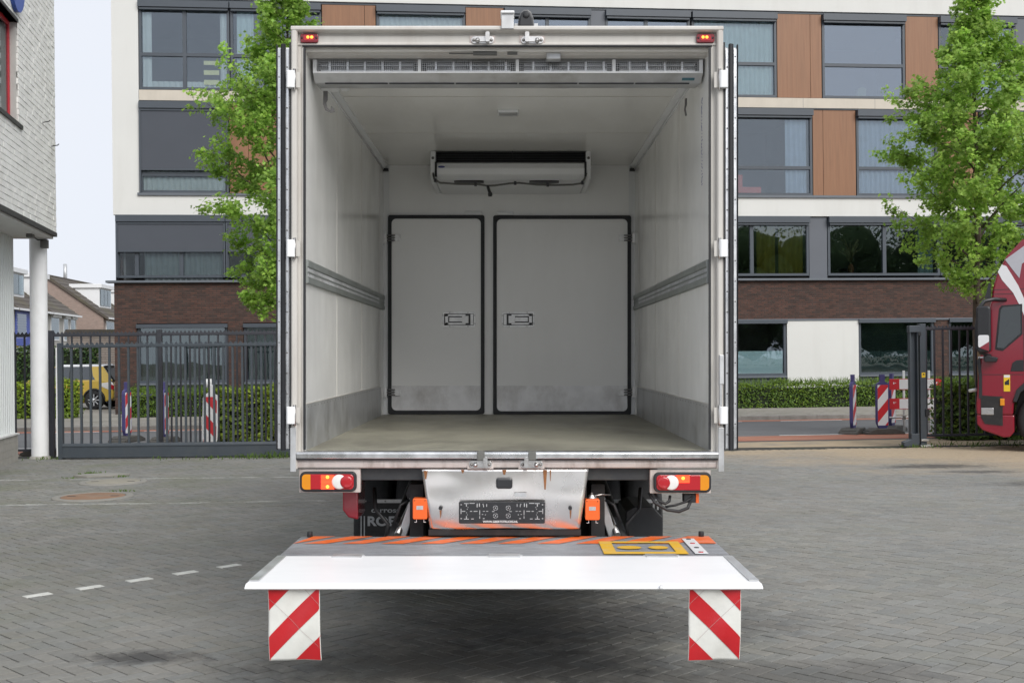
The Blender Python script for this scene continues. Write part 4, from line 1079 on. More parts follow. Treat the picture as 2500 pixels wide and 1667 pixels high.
# ground floor: brick piers and windows between
def pier(a,b): bx('brick_pier','dark_brick',AB, a,b, .0,.28, -.1,2.76)
def gwin(a,b,deco=(),**k):
    window(a,b,.98,2.70,box=False,hi=False,deco=deco,sill=True,**k)
    bx('head_strip','anthracite',AB, a,b, -.05,.02, 2.62,2.70) if 0 else None
    bx('window_head','anthracite',AB, a-.02,b+.02, -.10,.015, 2.62,2.735)
    bx('plinth_panel','anthracite',AB, a,b, .03,.13, .0,.915)
pier(SL,-11.22); gwin(-11.20,-8.58,(('vertical',-11.1,-8.7,1.0,2.6),)); pier(-8.56,-8.10); gwin(-8.08,-5.45,(('vertical',-8.0,-5.5,1.0,2.6),)); pier(-5.43,-4.9)
gwin(-4.88,-2.3,(('vertical',-4.8,-2.4,1.0,2.6),)); pier(-2.28,-1.8); gwin(-1.78,.8); pier(.82,1.3); gwin(1.32,4.0); pier(4.02,4.6)
gwin(4.62,8.69,(('frosted',4.7,8.6,1.05,1.76),),mull=(6.6,))
bx('white_panel','render_white',AB, 8.71,11.04, -.02,.10, .0,2.70)
gwin(11.06,13.54,(('blind',11.15,13.45,1.75,2.6),('frosted_grey',11.1,13.5,1.03,1.72)))
pier(13.56,14.03); gwin(14.05,16.3,(('frosted_grey',14.1,16.2,1.03,1.72),)); pier(16.32,17.0); gwin(17.02,19.6); pier(19.62,20.2); gwin(20.22,23); pier(23.02,24)
# things on the window sills
def on(s,y,z): return (s*math.cos(ALPHA)-y*math.sin(ALPHA), 36.5+s*math.sin(ALPHA)+y*math.cos(ALPHA), z)
lt=thing('lantern','pale yellow square lantern behind an upper window of the flats','lantern',on(11.32,.32,9.80),ALPHA)
MB().box(-.14,.14,-.12,.12,.02,.26).build('body','cream_paper',lt,bevel=.01); MB().prism([(-.16,.26),(.16,.26),(.03,.33),(-.03,.33)],1,-.14,.14).build('cap','cream_paper',lt); MB().box(-.15,.15,-.13,.13,0,.02).build('base','grey_panel',lt)
MB().tube([(-.05,0,.33),(-.04,0,.40),(.04,0,.40),(.05,0,.33)],.008,6).build('handle','grey_panel',lt)
M('dry_plant',(.30,.24,.12),.8,var=.3); M('terracotta',(.35,.14,.07),.7)
vp=thing('vase_plant','dried plumes in a brown vase behind a first-floor window','plant',on(10.95,.34,4.22),ALPHA)
MB().lathe([(.06,0),(.10,.08),(.09,.2),(.05,.27),(.06,.30)],(0,0,0),'Z',14).build('vase','terracotta',vp)
rr=random.Random(8); m=MB()
for k in range(26):
    a=rr.uniform(0,6.28); e=rr.uniform(.25,1.0); r_=rr.uniform(.18,.42); h=rr.uniform(.45,.85)
    p0=Vector((0,0,.28)); p1=Vector((math.cos(a)*r_*.5*e,math.sin(a)*.1,.28+h*.6)); p2=Vector((math.cos(a)*r_,math.sin(a)*.12,.25+h))
    m.tube([p0,p1,p2],.006,4,taper=.015)
stuff(m.build('plumes','dry_plant',vp))
# ================================================================== white brick building on the left
WA=math.atan(.179)
# own frame: origin at the far corner on the ground, x out of the wall (towards the yard), y towards the viewer
WB=thing('white_brick_building','white brick building on the far left with red window, clad base and round column','building',(-7.88,20.6,0))
ex=Vector((math.cos(WA),math.sin(WA),0)); ey=Vector((math.sin(WA),-math.cos(WA),0))
WB.rotation_euler=(0,0,0); WB.matrix_world=Matrix(((ex.x,ey.x,0,-7.88),(ex.y,ey.y,0,20.6),(0,0,1,0),(0,0,0,1)))
# (x,y,z) here is left-handed, so faces are flipped by recalculation below
M('white_brick',(.80,.80,.77),.75,var=.09,sc=2.3,dirt=((.60,.60,.56),.5,3.1,(1,1,1)),bump=.2,bsc=60,world=True)
M('white_mortar',(.42,.42,.40),.9,var=.1)
M('cladding',(.70,.73,.72),.55,var=.05,sc=2,stretch=(1,1,.2))
M('plinth',(.36,.345,.31),.85,var=.12,sc=6)
M('red_frame',(.50,.025,.04),.35,var=.06)
M('soffit',(.66,.66,.64),.8,var=.05)
M('column_white',(.86,.865,.87),.5,var=.04,sc=3,dirt=((.55,.54,.52),.3,3,(1,1,.5)))
M('sign_blue',(.04,.10,.42),.4,var=.03)
M('black_sill',(.05,.05,.05),.6,var=.2)
WZ=3.86; wy0,wy1,wz0,wz1=2.74,5.2,5.27,6.80
m=MB()
for a,b,c,d in ((0,wy0,WZ+.05,11),(wy1,14,WZ+.05,11),(wy0,wy1,WZ+.05,wz0),(wy0,wy1,wz1,11)): m.box(-.3,-.012,a,b,c,d)
wl=m.build('wall','white_mortar',WB)
MB().box(-9,-.3,0,14,WZ+.05,11).build('core','soffit',WB)
bw,bh=.225,.0935
pieces=[]
z=WZ+.055; row=0
while z<8.9:
    y=-(row%2)*bw/2-.0001
    while y<5.4:
        a,b=max(y,0),y+bw-.011
        if b>wy0 and a<wy1 and z+bh-.011>wz0 and z<wz1:
            if a<wy0-.02: b=wy0
            elif b>wy1+.02 and a<wy1: a=wy1
            else: y+=bw; continue
        if b-a>.03:
            P=WB.matrix_world@Vector((0,(a+b)/2,z)); d=P.y; px=1250+2900*P.x/d; py_=866-2900*(P.z-1.72)/d+.01*(px-1250)*-1
            pieces.append((a,b,z,d,(-2<px<2502 and -2<py_)))
        y+=bw
    z+=bh; row+=1
pieces.sort(key=lambda q:(not q[4],q[3]))
rb=random.Random(2); big=MB(); shared={}
for k,(a,b,z,d,v) in enumerate(pieces):
    pr=rb.uniform(-.004,.003)
    if k<300:
        key=round(b-a,3)
        if key not in shared:
            o=MB().box(-.03,0,0,b-a,0,bh-.011).build('brick','white_brick',wl); shared[key]=o.data
        else:
            o=bpy.data.objects.new('brick',shared[key]); C.objects.link(o); o.parent=wl
        o.location=(pr,a,z)
    else: big.box(-.03,pr,a,b,z,z+bh-.011)
stuff(big.build('brick_field','white_brick',wl))
MB().box(-6,.012,-.01,14,WZ-.02,WZ+.05).build('edge_trim','black_sill',WB)
MB().box(-6,-.05,.02,14,WZ-.06,WZ-.02).build('soffit','soffit',WB)
wn=MB().box(-.17,-.12,wy0,wy0+.06,wz0,wz1).box(-.17,-.12,wy1-.06,wy1,wz0,wz1).box(-.17,-.12,wy0+.06,wy1-.06,wz0,wz0+.06).box(-.17,-.12,wy0+.06,wy1-.06,wz1-.06,wz1).box(-.17,-.12,wy0+1.2,wy0+1.25,wz0+.06,wz1-.06).build('window','red_frame',WB)
MB().box(-.15,-.14,wy0+.06,wy1-.06,wz0+.06,wz1-.06).build('pane','pane_low',wn)
MB().box(-.16,.03,wy0-.16,wy1+.1,wz0-.06,wz0).build('sill','black_sill',wn)
MB().box(-.16,.004,wy0-.02,wy1+.1,wz1,wz1+.05).build('lintel','black_sill',wn)
m=MB()
for k in range(6): m.box(-.29,-.27,wy0+.06,wy1,wz0+.1+k*.24,wz0+.26+k*.24)
m.each('inner_blind','curtain_grey',wn)
sg=MB().prism([(2.96+.46*math.cos(2*math.pi*k/40),7.42+.52*math.sin(2*math.pi*k/40)) for k in range(40)],0,.0,.06).build('round_sign','sign_blue',WB)
# clad ground floor set back under the storey above
cl=MB(); pts=[]; y=.3; n=0; pts=[(-.71,.3)]
while y<12:
    pts += [(-.64,y+.01),(-.64,y+.055),(-.665,y+.065),(-.665,y+.115)]; y+=.125
pts += [(-.85,12),(-.85,.3)]
MB().prism(pts,2,.47,WZ-.06).build('cladding','cladding',WB)
MB().box(-.80,-.61,.25,12,-.05,.45).build('plinth','plinth',WB); MB().box(-.82,-.585,.22,12,.45,.475).build('flashing','soffit',WB)
m=MB()
for r_ in range(4):
    for k in range(30): m.box(-.614,-.606,.25+k*.4+(r_%2)*.2,.25+k*.4+(r_%2)*.2+.388,-.0+r_*.115,.105+r_*.115)
m.each('plinth_block','plinth',WB)
MB().lathe([(.145,0),(.145,WZ-.04)],(-.335,-.16,0),'Z',32).build('column','column_white',WB)
MB().lathe([(.19,-.02),(.17,.03),(.15,.045)],(-.335,-.16,0),'Z',20).build('column_foot','plinth',WB)
m=MB().tube([(-.2,.02,WZ-.08),(-.25,.3,WZ-.1),(-.26,.5,WZ-.08),(-.28,.9,WZ-.08)],.012,6).build('cable','cable',WB)
MB().box(-.25,-.13,-.03,.1,WZ-.22,WZ-.07).build('sensor_box','hose_grey',WB,bevel=.01)
MB().box(-.30,-.2,.75,.95,WZ-.12,WZ-.06).build('junction_box','hose_grey',WB,bevel=.01)
for y,z in ((1.05,5.62),(.35,5.35)): MB().tube([(0,y,z),(.10,y+.0,z+.02),(.13,y+.05,z+.03)],.009,5).build('wall_hook','black_sill',WB)
# ================================================================== gate, fences, street furniture, vehicles
M('gate_paint',(.052,.064,.078),.45,var=.08,sc=4,dirt=((.10,.105,.10),.3,3,(1,1,1)))
M('fence_dark',(.040,.042,.052),.5,var=.08,sc=4)
M('sign_yellow',(.75,.50,.02),.5)
def tooth(m,x0,x1,y,z,step=.085,h=.045):
    x=x0
    while x<x1-.02:
        m.poly([(x,y,z),(x+step*.5,y,z+h),(x+step,y,z)]) if 0 else m.prism([(x+.006,z),(x+step*.5,z+h),(x+step-.006,z)],1,y-.004,y+.004)
        x+=step
# sliding gate: own frame x along, origin at its left foot
GT=thing('sliding_gate','dark grey steel sliding gate of upright bars with a heavy bottom beam','gate',(-7.80,20.46,0),.012)
gl=7.4
MB().prism([(-.06,.02),(-.06,.235),(-.045,.27),(.045,.27),(.06,.235),(.06,.02)],0,.06,gl).build('bottom_beam','gate_paint',GT,bevel=.008)
MB().box(.06,gl,-.075,-.06,.03,.06).box(.06,gl,-.072,-.06,.215,.232).each('beam_lip','gate_paint',GT)
MB().box(.06,gl,-.03,.03,1.915,1.965).build('top_rail','gate_paint',GT,bevel=.008)
MB().box(-.02,.06,-.05,.05,.0,2.0).build('end_post','gate_paint',GT,bevel=.005)
MB().box(-.05,-.025,-.03,.03,.05,1.92).build('rubber_edge','column_white',GT)
m=MB(); tooth(m,.10,gl,0,1.965); stuff(m.build('tooth_strip','gate_paint',GT))
b0=MB().box(-.018,.018,-.018,.018,.265,1.918).build('bar','gate_paint',GT); b0.location=(.21,0,0)
for k in range(1,44):
    o=b0.copy(); C.objects.link(o); o.parent=GT; o.location=(.21+k*.163,0,0)
# fixed fence behind the gate
def fence(name,label,loc,rz,ln,h,zb,posts,sp,bw=.016,teeth=True,top=.05,first=None,jog=None):
    F_=thing(name,label,'fence',loc,rz)
    MB().box(0,ln,-.022,.022,h-top,h).build('top_rail','fence_dark',F_,bevel=.006); MB().box(0,ln,-.022,.022,zb,zb+.045).build('bottom_rail','fence_dark',F_,bevel=.006)
    if teeth:
        m=MB(); tooth(m,.02,ln,0,h,step=.07,h=.04); stuff(m.build('tooth_strip','fence_dark',F_))
    p0=None
    for x in posts:
        MB().box(x-.045,x+.045,-.045,.045,-.03,h+.06).build('post','fence_dark',F_,bevel=.006)
    b0=None; x=sp if first is None else first
    while x<ln-.03:
        if b0 is None: b0=MB().box(-bw,bw,-bw,bw,zb+.04,h-top+.005).build('bar','fence_dark',F_); b0.location=(x,0,0)
        else:
            o=b0.copy(); C.objects.link(o); o.parent=F_; o.location=(x,0,0)
        if jog and x<jog<=x+sp: x+=sp/2
        x+=sp
    return F_
fence('bar_fence','dark bar fence with toothed top rail behind the sliding gate','' or (-10.6,20.98,0),.012,7.8,2.17,.10,(.02,2.45,4.36,7.6),.1664,first=.153,jog=4.36,bw=.014)
fence('bar_fence','dark bar fence right of the tall gate post, in front of the bush','' or (7.36,21.55,0),.10,3.6,2.14,.16,(.05,3.5),.158,bw=.014)
# catch post of the gate
GP=thing('gate_post','tall dark grey double gate post with yellow sticker and kicked-out foot','post',(7.285,21.33,0),.05)
MB().box(.02,.13,-.06,.06,0,2.20).build('square_post','gate_paint',GP,bevel=.006)
m=MB(); m.box(-.165,-.02,.03,.045,.10,2.12).box(-.165,-.152,-.07,.03,.10,2.12).box(-.033,-.02,-.07,.03,.10,2.12); m.each('catch_channel','gate_paint',GP)
MB().prism([(-.165,.24),(-.165,.14),(-.30,.09),(-.30,.02),(-.15,-.0),(-.02,.05),(-.02,.24)],1,-.10,.05).build('catch_foot','gate_paint',GP,bevel=.006)
MB().box(-.18,.02,-.085,.05,2.05,2.17).build('head_plate','gate_paint',GP,bevel=.006); MB().box(-.02,.03,-.09,-.06,1.99,2.05).build('head_bolt','black_plastic',GP)
MB().box(0,.22,-.12,.12,0,.03).box(.02,.16,-.09,.09,.10,.135).each('foot_plate','steel',GP,bevel=.004)
MB().box(.045,.11,-.063,-.0605,1.24,1.33).build('sticker','sign_yellow',GP); MB().prism([(.06,1.285),(.098,1.285),(.079,1.32)],1,-.0645,-.0632).build('sticker_mark','black_plastic',GP)
MB().box(.10,.17,-.10,-.06,.55,.68).build('lock_case','black_plastic',GP,bevel=.006)
# ------------------------------------------------------------------ traffic beacons
M('beacon_blue',(.055,.05,.16),.5,var=.08); M('beacon_white',(.72,.73,.74),.45,var=.04); M('beacon_red',(.55,.03,.04),.4,var=.05)
M('recycled_plastic',(.075,.072,.066),.85,var=.25,sc=12,bump=.2,bsc=60); M('post_white',(.62,.63,.62),.5,var=.06)
def clip(poly,f):
    out=[]
    for i,p in enumerate(poly):
        q=poly[(i+1)%len(poly)]; a,b=f(p),f(q)
        if a>=0: out.append(p)
        if (a>=0)!=(b>=0):
            t=a/(a-b); out.append((p[0]+(q[0]-p[0])*t,p[1]+(q[1]-p[1])*t))
    return out
def beacon(label,loc,rz,body='beacon_blue',tilt=0,sx=1,base=True,flip=1):
    B=thing('traffic_beacon',label,'beacon',loc,rz,'red and white roadwork beacons')
    z0=.13
    out=[(-.06,z0-.03),(.06,z0-.03),(.09,z0),(.135,z0+.10),(.14,z0+.2),(.14,z0+.87),(.12,z0+.93),(.05,z0+.97),(.05,z0+1.12),(-.05,z0+1.12),(-.05,z0+.97),(-.12,z0+.93),(-.14,z0+.87),(-.14,z0+.2),(-.135,z0+.10),(-.09,z0)]
    o=MB().prism(out,1,-.035,.035).build('board',body,B,bevel=.006)
    o.rotation_euler=(0,tilt,0)
    face=[(-.112,z0+.05),(.112,z0+.05),(.115,z0+.9),(-.115,z0+.9)]
    for sd,y in ((-1,-.0375),(1,.0375)):
        MB().poly([(p[0],y,p[1]) for p in face]).build('reflective_sheet','beacon_white',o,solid=.002)
        k=-1.2
        while k<2:
            pg=face
            g=lambda p: (p[1]-z0)+flip*p[0]*-1.15
            pg=clip(pg,lambda p: g(p)-k); pg=clip(pg,lambda p: k+.24-g(p))
            if len(pg)>2: MB().poly([(p[0],y+sd*.002,p[1]) for p in pg]).build('red_stripe','beacon_red',o)
            k+=.48
    if base:
        MB().prism([(-.42,0),(.42,0),(.40,.05),(.2,.12),(-.2,.12),(-.40,.05)],1,-.2,.2).build('foot','recycled_plastic',B,bevel=.01)
        m=MB()
        for s in (-1,1): m.box(s*.31-.05,s*.31+.05,-.16,.16,.05,.085)
        m.each('foot_grip','recycled_plastic',B)
    return B
beacon('red and white beacon seen nearly edge on, leftmost beside the broad one',(7.22,25.2,-.02),1.02)
beacon('broad red and white beacon facing the yard, beside the striped barrier',(7.78,25.0,-.02),.12)
beacon('red and white beacon half hidden behind the striped barrier',(8.27,25.9,-.02),.9)
beacon('thin edge-on blue beacon behind the gate, next to the yellow car',(-8.12,25.0,-.02),1.35)
beacon('edge-on blue beacon behind the gate, between fence post and white beacon',(-7.2,24.6,-.02),1.5)
wbk=beacon('white-cased beacon with red stripes standing behind the sliding gate',(-5.62,22.0,-.03),.25,body='beacon_white',tilt=.03,base=False,flip=-1)
m=MB().cyl((-.035,0,1.2),(-.035,0,1.36),.016,8).cyl((.035,0,1.2),(.035,0,1.36),.016,8).each('carry_handle','column_white',wbk)
MB().prism([(-.3,0),(.3,0),(.25,.1),(-.25,.1)],1,-.2,.2).build('foot','recycled_plastic',wbk,bevel=.01)
for x,y,l in ((-8.55,21.75,'dark plastic beacon foot lying behind the bar fence left of the white column'),(8.9,24.0,'dark plastic beacon foot lying behind the tall gate post')):
    o=MB().prism([(-.42,0),(.42,0),(.40,.05),(.2,.12),(-.2,.12),(-.40,.05)],1,-.2,.2).box(-.36,-.26,-.16,.16,.05,.085).box(.26,.36,-.16,.16,.05,.085)
    bf=thing('beacon_foot',l,'beacon foot',(x,y,-.02),.1); o.each('foot_block','recycled_plastic',bf,bevel=.01)
BR=thing('road_barrier','two red and white striped barrier boards on white posts behind the gate post','barrier',(8.05,25.3,-.02),.02)
for z in (.50,.915):
    b_=MB().box(-.02,1.12,-.012,.012,z,z+.23).build('board','beacon_red',BR,bevel=.003)
    for a in (.19,.69): MB().box(a,a+.25,-.0145,.0145,z+.012,z+.218).build('white_field','beacon_white',b_)
    m=MB()
    for a in (.06,.98): m.box(a,a+.02,-.0145,-.0125,z+.12,z+.16); m.box(a+.03,a+.06,-.0145,-.0125,z+.14,z+.15)
    m.each('small_print','beacon_white',b_)
for x in (.30,.84): MB().cyl((x,.03,0),(x,.03,1.32),.025,10).build('post','post_white',BR)
MB().cyl((-.1,.05,.32),(1.0,.05,.32),.02,8).build('cross_bar','steel',BR)
m=MB(); m.box(.27,.33,.0,.07,.28,.36); m.build('clamp','steel',BR)
# ------------------------------------------------------------------ red lorry at the right edge
# own frame: x along its length (nose at 0, tail to +x), y into the scene from its near side
LR=thing('red_lorry','dark red lorry with white swoosh nosing in from the right edge','truck',(7.88,20.25,0),-.42)
M('lorry_red',(.22,.006,.020),.2,var=.03,sc=2,coat=.7); M('lorry_white',(.72,.72,.74),.25,var=.03,coat=.5); M('lorry_grey',(.42,.42,.46),.3,coat=.4)
glass('cab_glass',(.9,.95,.95),.06,tr=(.30,.33,.33))
prof=[(.03,.62),(.02,.75),(.05,1.2),(.13,1.9),(.19,2.15),(.25,2.45),(.28,2.55),(.30,2.75),(.37,3.0),(.52,3.30),(.76,3.56),(1.1,3.75),(2.25,3.85),(2.25,.75),(1.75,.75),(1.73,.95),(1.62,1.12),(1.42,1.22),(1.15,1.25),(.88,1.18),(.70,1.03),(.62,.85),(.60,.62)]
cabs=MB().prism(prof,1,0,2.45).build('cab','lorry_red',LR,bevel=.03)
MB().prism([(.62,.62),(.62,.34),(.55,.25),(.45,.24),(.12,.36),(.03,.46),(.03,.62)],1,.0,2.45).build('bumper','lorry_red',LR,bevel=.02)
MB().prism([(.10,.95),(.10,.58),(.16,.47),(.44,.44),(.44,.93)],1,-.012,.3).build('step_well','under_black',LR)
MB().box(.10,.30,-.02,.05,.62,.74).build('step_light','steel',LR,bevel=.01)
MB().prism([(.04,1.55),(.07,1.3),(.07,.9),(.12,.9),(.12,1.3),(.09,1.6)],1,-.02,.02).build('front_trim','black_plastic',LR)
wa=[(.60,.85),(.66,1.05),(.85,1.24),(1.15,1.32),(1.45,1.26),(1.66,1.14),(1.76,.95),(1.72,.93),(1.62,1.08),(1.42,1.18),(1.15,1.22),(.90,1.15),(.72,1.0),(.66,.84)]
MB().prism(wa,1,-.03,.3).build('wheel_arch','black_plastic',LR,bevel=.008)
MB().prism([(.62,.62),(1.75,.62),(1.75,.9),(1.62,1.08),(1.42,1.18),(1.15,1.22),(.90,1.15),(.72,1.0)],1,.35,.4).build('arch_liner','under_black',LR)
for y in (.2,2.25):
    wh=MB().lathe([(.30,-.15),(.44,-.16),(.50,-.13),(.52,-.08),(.52,.08),(.50,.13),(.44,.16),(.30,.15)],(1.18,y,.52),'Y',40).build('wheel','tyre',LR)
    MB().lathe([(0,-.06),(.09,-.07),(.10,-.03),(.20,-.02),(.27,-.09),(.305,-.135),(.31,.14),(0,.1)],(1.18,y,.52),'Y',32).build('rim','alu',wh)
    m=MB()
    for k in range(10): a=2*math.pi*k/10; m.cyl((1.18+.15*math.cos(a),y-.08,.52+.15*math.sin(a)),(1.18+.15*math.cos(a),y-.02,.52+.15*math.sin(a)),.018,6)
    m.each('wheel_nut','steel',wh)
dw=MB().prism([(.33,1.73),(.40,2.42),(.44,2.47),(.76,2.49),(.76,1.98),(.45,1.70)],1,-.008,.0).build('door_window','rubber',LR,bevel=.004)
MB().prism([(.36,1.76),(.425,2.40),(.46,2.44),(.73,2.46),(.73,2.0),(.46,1.745)],1,-.013,-.009).build('pane','cab_glass',dw)
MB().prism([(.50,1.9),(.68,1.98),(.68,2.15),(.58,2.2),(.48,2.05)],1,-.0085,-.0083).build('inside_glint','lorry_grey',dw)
MB().tube([(.19,1.0,2.0),(.19,1.0,2.0001)],.001,3) if 0 else None
m=MB(); m.box(.775,.785,-.004,.0,1.35,2.55).box(.10,.775,-.004,.0,1.30,1.308); m.each('door_seam','rubber',LR)
MB().prism([(.57,1.36),(.60,1.50),(.66,1.545),(.77,1.55),(.77,1.36)],1,-.012,.0).build('door_handle','black_plastic',LR,bevel=.006)
# mirror arm and housings
mr_=MB().tube([(.50,-.02,2.56),(.32,-.2,2.57),(.18,-.28,2.54),(.10,-.3,2.42),(.06,-.3,2.1),(.06,-.3,1.8),(.12,-.28,1.68),(.25,-.1,1.62)],.035,8).build('mirror_arm','black_plastic',LR)
MB().prism(rrect(.05,.28,1.68,2.46,.06),1,-.36,-.22).build('mirror_housing','black_plastic',LR,bevel=.03)
MB().prism(rrect(.08,.25,1.76,1.97,.03),1,-.372,-.36).build('mirror_cap','lorry_white',LR,bevel=.006)
MB().prism([(.10,1.76),(.25,1.70),(.25,1.86)],1,-.376,-.3725).build('mirror_cap_red','lorry_red',LR)
MB().prism([(.17,1.52),(.36,1.52),(.38,1.59),(.20,1.64),(.15,1.62)],1,-.2,.0).build('lower_mirror','black_plastic',LR,bevel=.015)
MB().prism([(.18,2.60),(.24,2.85),(.27,2.86),(.27,2.60)],1,-.06,.1).build('wind_deflector','black_plastic',LR)
# swoosh
MB().prism([(.385,3.04),(.45,3.16),(.52,3.13),(.70,2.80),(.80,2.55),(.92,2.25),(.86,2.10),(.74,2.42),(.62,2.68),(.45,2.90)],1,-.005,-.001).build('white_swoosh','lorry_white',LR)
MB().prism([(.50,3.24),(.80,3.46),(1.3,3.58),(1.3,3.30),(.95,3.30),(.76,3.16),(.72,2.92)],1,-.006,-.001).build('grey_swoosh','lorry_grey',LR)
m=MB(); m.box(.24,1.4,-.004,.0,2.735,2.742).box(.24,1.4,-.004,.0,2.66,2.667); m.each('roof_seam','rubber',LR)
MB().box(.46,.56,-.006,-.001,1.02,1.30).build('sticker','sign_yellow',LR); MB().box(.465,.555,-.008,-.006,1.255,1.295).build('sticker_top','lorry_white',LR); MB().prism([(.475,1.13),(.545,1.13),(.545,1.23),(.475,1.18)],1,-.008,-.006).build('sticker_mark','black_plastic',LR)
MB().box(.40,.47,-.03,.0,.78,.90).build('side_marker','amber_lens',LR,bevel=.008)
MB().prism([(.80,1.36),(.84,1.36),(.84,1.46),(.80,1.46)],1,-.004,0).build('badge','lorry_white',LR); MB().box(.06,.2,-.004,.0,1.58,1.61).build('model_plate','lorry_grey',LR)
for y in (.75,1.6): MB().box(2.25,6.6,y,y+.08,.7,1.0).build('chassis_rail','under_black',LR)
MB().tube([(-.10,.25,1.02),(.02,.2,1.04)],.03,8).build('front_bar','post_white',LR)
# ------------------------------------------------------------------ parked cars
M('car_gold',(.58,.40,.06),.25,var=.03,coat=.6); M('car_white',(.74,.75,.76),.25,coat=.6,var=.02); M('car_blue',(.34,.40,.47),.25,coat=.6,var=.02)
glass('car_glass',(.9,.95,1),.10,tr=(.22,.26,.28))
def car(name,label,loc,rz,paint,roofm,Ln=3.85,Wd=1.69):
    c=thing(name,label,'car',loc,rz)                         # x: rear bumper at 0, nose at +L ; y across ; near side y<0
    def arch(cx,r): return [(cx+r*math.cos(a),.31+r*math.sin(a)) for a in [R(q) for q in range(0,181,20)]]
    low=[(.02,.35),(0,.55),(.04,.80),(.10,.92)]+[(.35,.97),(1.2,.96),(2.6,.93),(2.95,.90),(3.6,.72),(3.82,.60),(3.84,.35),(3.70,.24)]
    fr=arch(3.12,.34); rr_=arch(.66,.34)
    out=low+[(3.47,.22)]+fr+[(2.77,.2),(1.02,.2)]+rr_+[(.30,.24)]
    MB().prism(out,1,-Wd/2,Wd/2).build('body',paint,c,bevel=.05)
    # glasshouse tapering inwards
    lo=[(.08,.92),(.25,.96),(1.2,.96),(2.85,.92)]; 
    def hull(z,x0,x1,yy): return [(x0,-yy,z),(x1,-yy,z),(x1,yy,z),(x0,yy,z)]
    m=MB(); A=hull(.93,.07,2.85,.80); B=hull(1.40,.42,2.05,.62); n=len(m.v); m.v+=A+B
    for f in ((0,1,5,4),(1,2,6,5),(2,3,7,6),(3,0,4,7)): m.q([n+i for i in f])
    m.build('glasshouse','car_glass',c)
    m=MB(); A=hull(1.39,.40,2.08,.635); B=hull(1.47,.52,1.85,.56); n=len(m.v); m.v+=A+B
    for f in ((0,1,5,4),(1,2,6,5),(2,3,7,6),(3,0,4,7),(4,5,6,7),(3,2,1,0)): m.q([n+i for i in f])
    m.build('roof',roofm,c,bevel=.04)
    for s in (-1,1):
        def sp(x,z,o=.012): t=(z-.93)/.47; return (x,s*(.80-.18*t+o),z)
        def pil(p): 
            q=MB(); q.poly([sp(*a) for a in p]); q.poly([sp(a[0],a[1],-.02) for a in p][::-1]); return q
        pil([(.06,.93),(.60,.93),(.72,1.10),(.80,1.40),(.42,1.40)]).build('rear_pillar',paint,c)
        pil([(1.42,.93),(1.50,.93),(1.52,1.40),(1.45,1.40)]).build('door_pillar','black_plastic',c)
        pil([(2.72,.93),(2.87,.93),(2.08,1.41),(1.98,1.40)]).build('front_pillar',paint,c)
        MB().prism([(.06,.90),(.42,.86),(.50,.80),(.36,.72),(.14,.62),(.0,.66),(-.005,.78)],1,s*(Wd/2-.03),s*(Wd/2+.012)).build('rear_light','white_lens',c,bevel=.02)
        MB().prism([(-.01,.78),(.10,.82),(.12,.66),(-.008,.64)],1,s*(Wd/2-.02),s*(Wd/2+.018)).build('rear_light_red','red_lens',c,bevel=.01)
        MB().box(1.50,1.64,s*(Wd/2),s*(Wd/2+.02),.86,.89).build('door_handle',paint,c,bevel=.006)
        m=MB().tube([(.30,s*Wd/2,.31)]+[(.66+.355*math.cos(a),s*(Wd/2+.004),.31+.355*math.sin(a)) for a in [R(q) for q in range(180,-1,-15)]],.028,6).build('arch_trim','black_plastic',c)
        MB().box(1.05,2.75,s*(Wd/2-.01),s*(Wd/2+.02),.20,.27).build('sill','black_plastic',c,bevel=.01)
        m=MB(); m.box(1.46,1.468,s*Wd/2,s*(Wd/2+.003),.28,.93).box(2.5,2.508,s*Wd/2,s*(Wd/2+.003),.28,.93); m.each('door_gap','rubber',c)
        for x in (.66,3.12):
            wh=MB().lathe([(.19,-.10),(.29,-.10),(.31,-.07),(.31,.07),(.29,.10),(.19,.10)],(x,s*(Wd/2-.09),.31),'Y',32).build('wheel','tyre',c)
            m=MB().lathe([(.19,-.09),(.205,-.10),(.205,.10),(.19,.09)],(x,s*(Wd/2-.09),.31),'Y',32)
            m.lathe([(0,-.02),(.05,-.02),(.05,.02),(0,.02)],(x,s*(Wd/2-.0),.31),'Y',12)
            for k in range(8):
                a=2*math.pi*k/8; m.obox((x+.115*math.cos(a),s*(Wd/2-.005),.31+.115*math.sin(a)),(.15,.025,.035),Matrix.Rotation(-a,3,'Y'))
            m.build('rim','alu',wh); MB().lathe([(0,-.01),(.19,-.01),(.19,.01)],(x,s*(Wd/2-.05),.31),'Y',20).build('rim_back','under_black',wh)
    MB().box(.0,.05,-.5,.5,.35,.5).build('rear_bumper',paint,c,bevel=.02)
    m=MB(); A=[(.075,-.62,.96),(.075,.62,.96),(.385,.50,1.37),(.385,-.50,1.37)]; m.poly([(a-.012,b,d) for a,b,d in A]); m.build('rear_window','black_plastic',c)
    MB().box(.34,.50,-.5,.5,1.425,1.455).build('rear_spoiler',roofm,c,bevel=.01)
    return c
car('parked_car','gold hatchback with white roof parked beyond the gate, tail to the right','' or (-13.02,39.7,.07),math.pi-.02,'car_gold','car_white')
car('parked_car','pale grey-blue car partly hidden behind the gold hatchback and the brick corner','' or (-12.9,46.5,.07),math.pi-.25,'car_blue','car_blue')
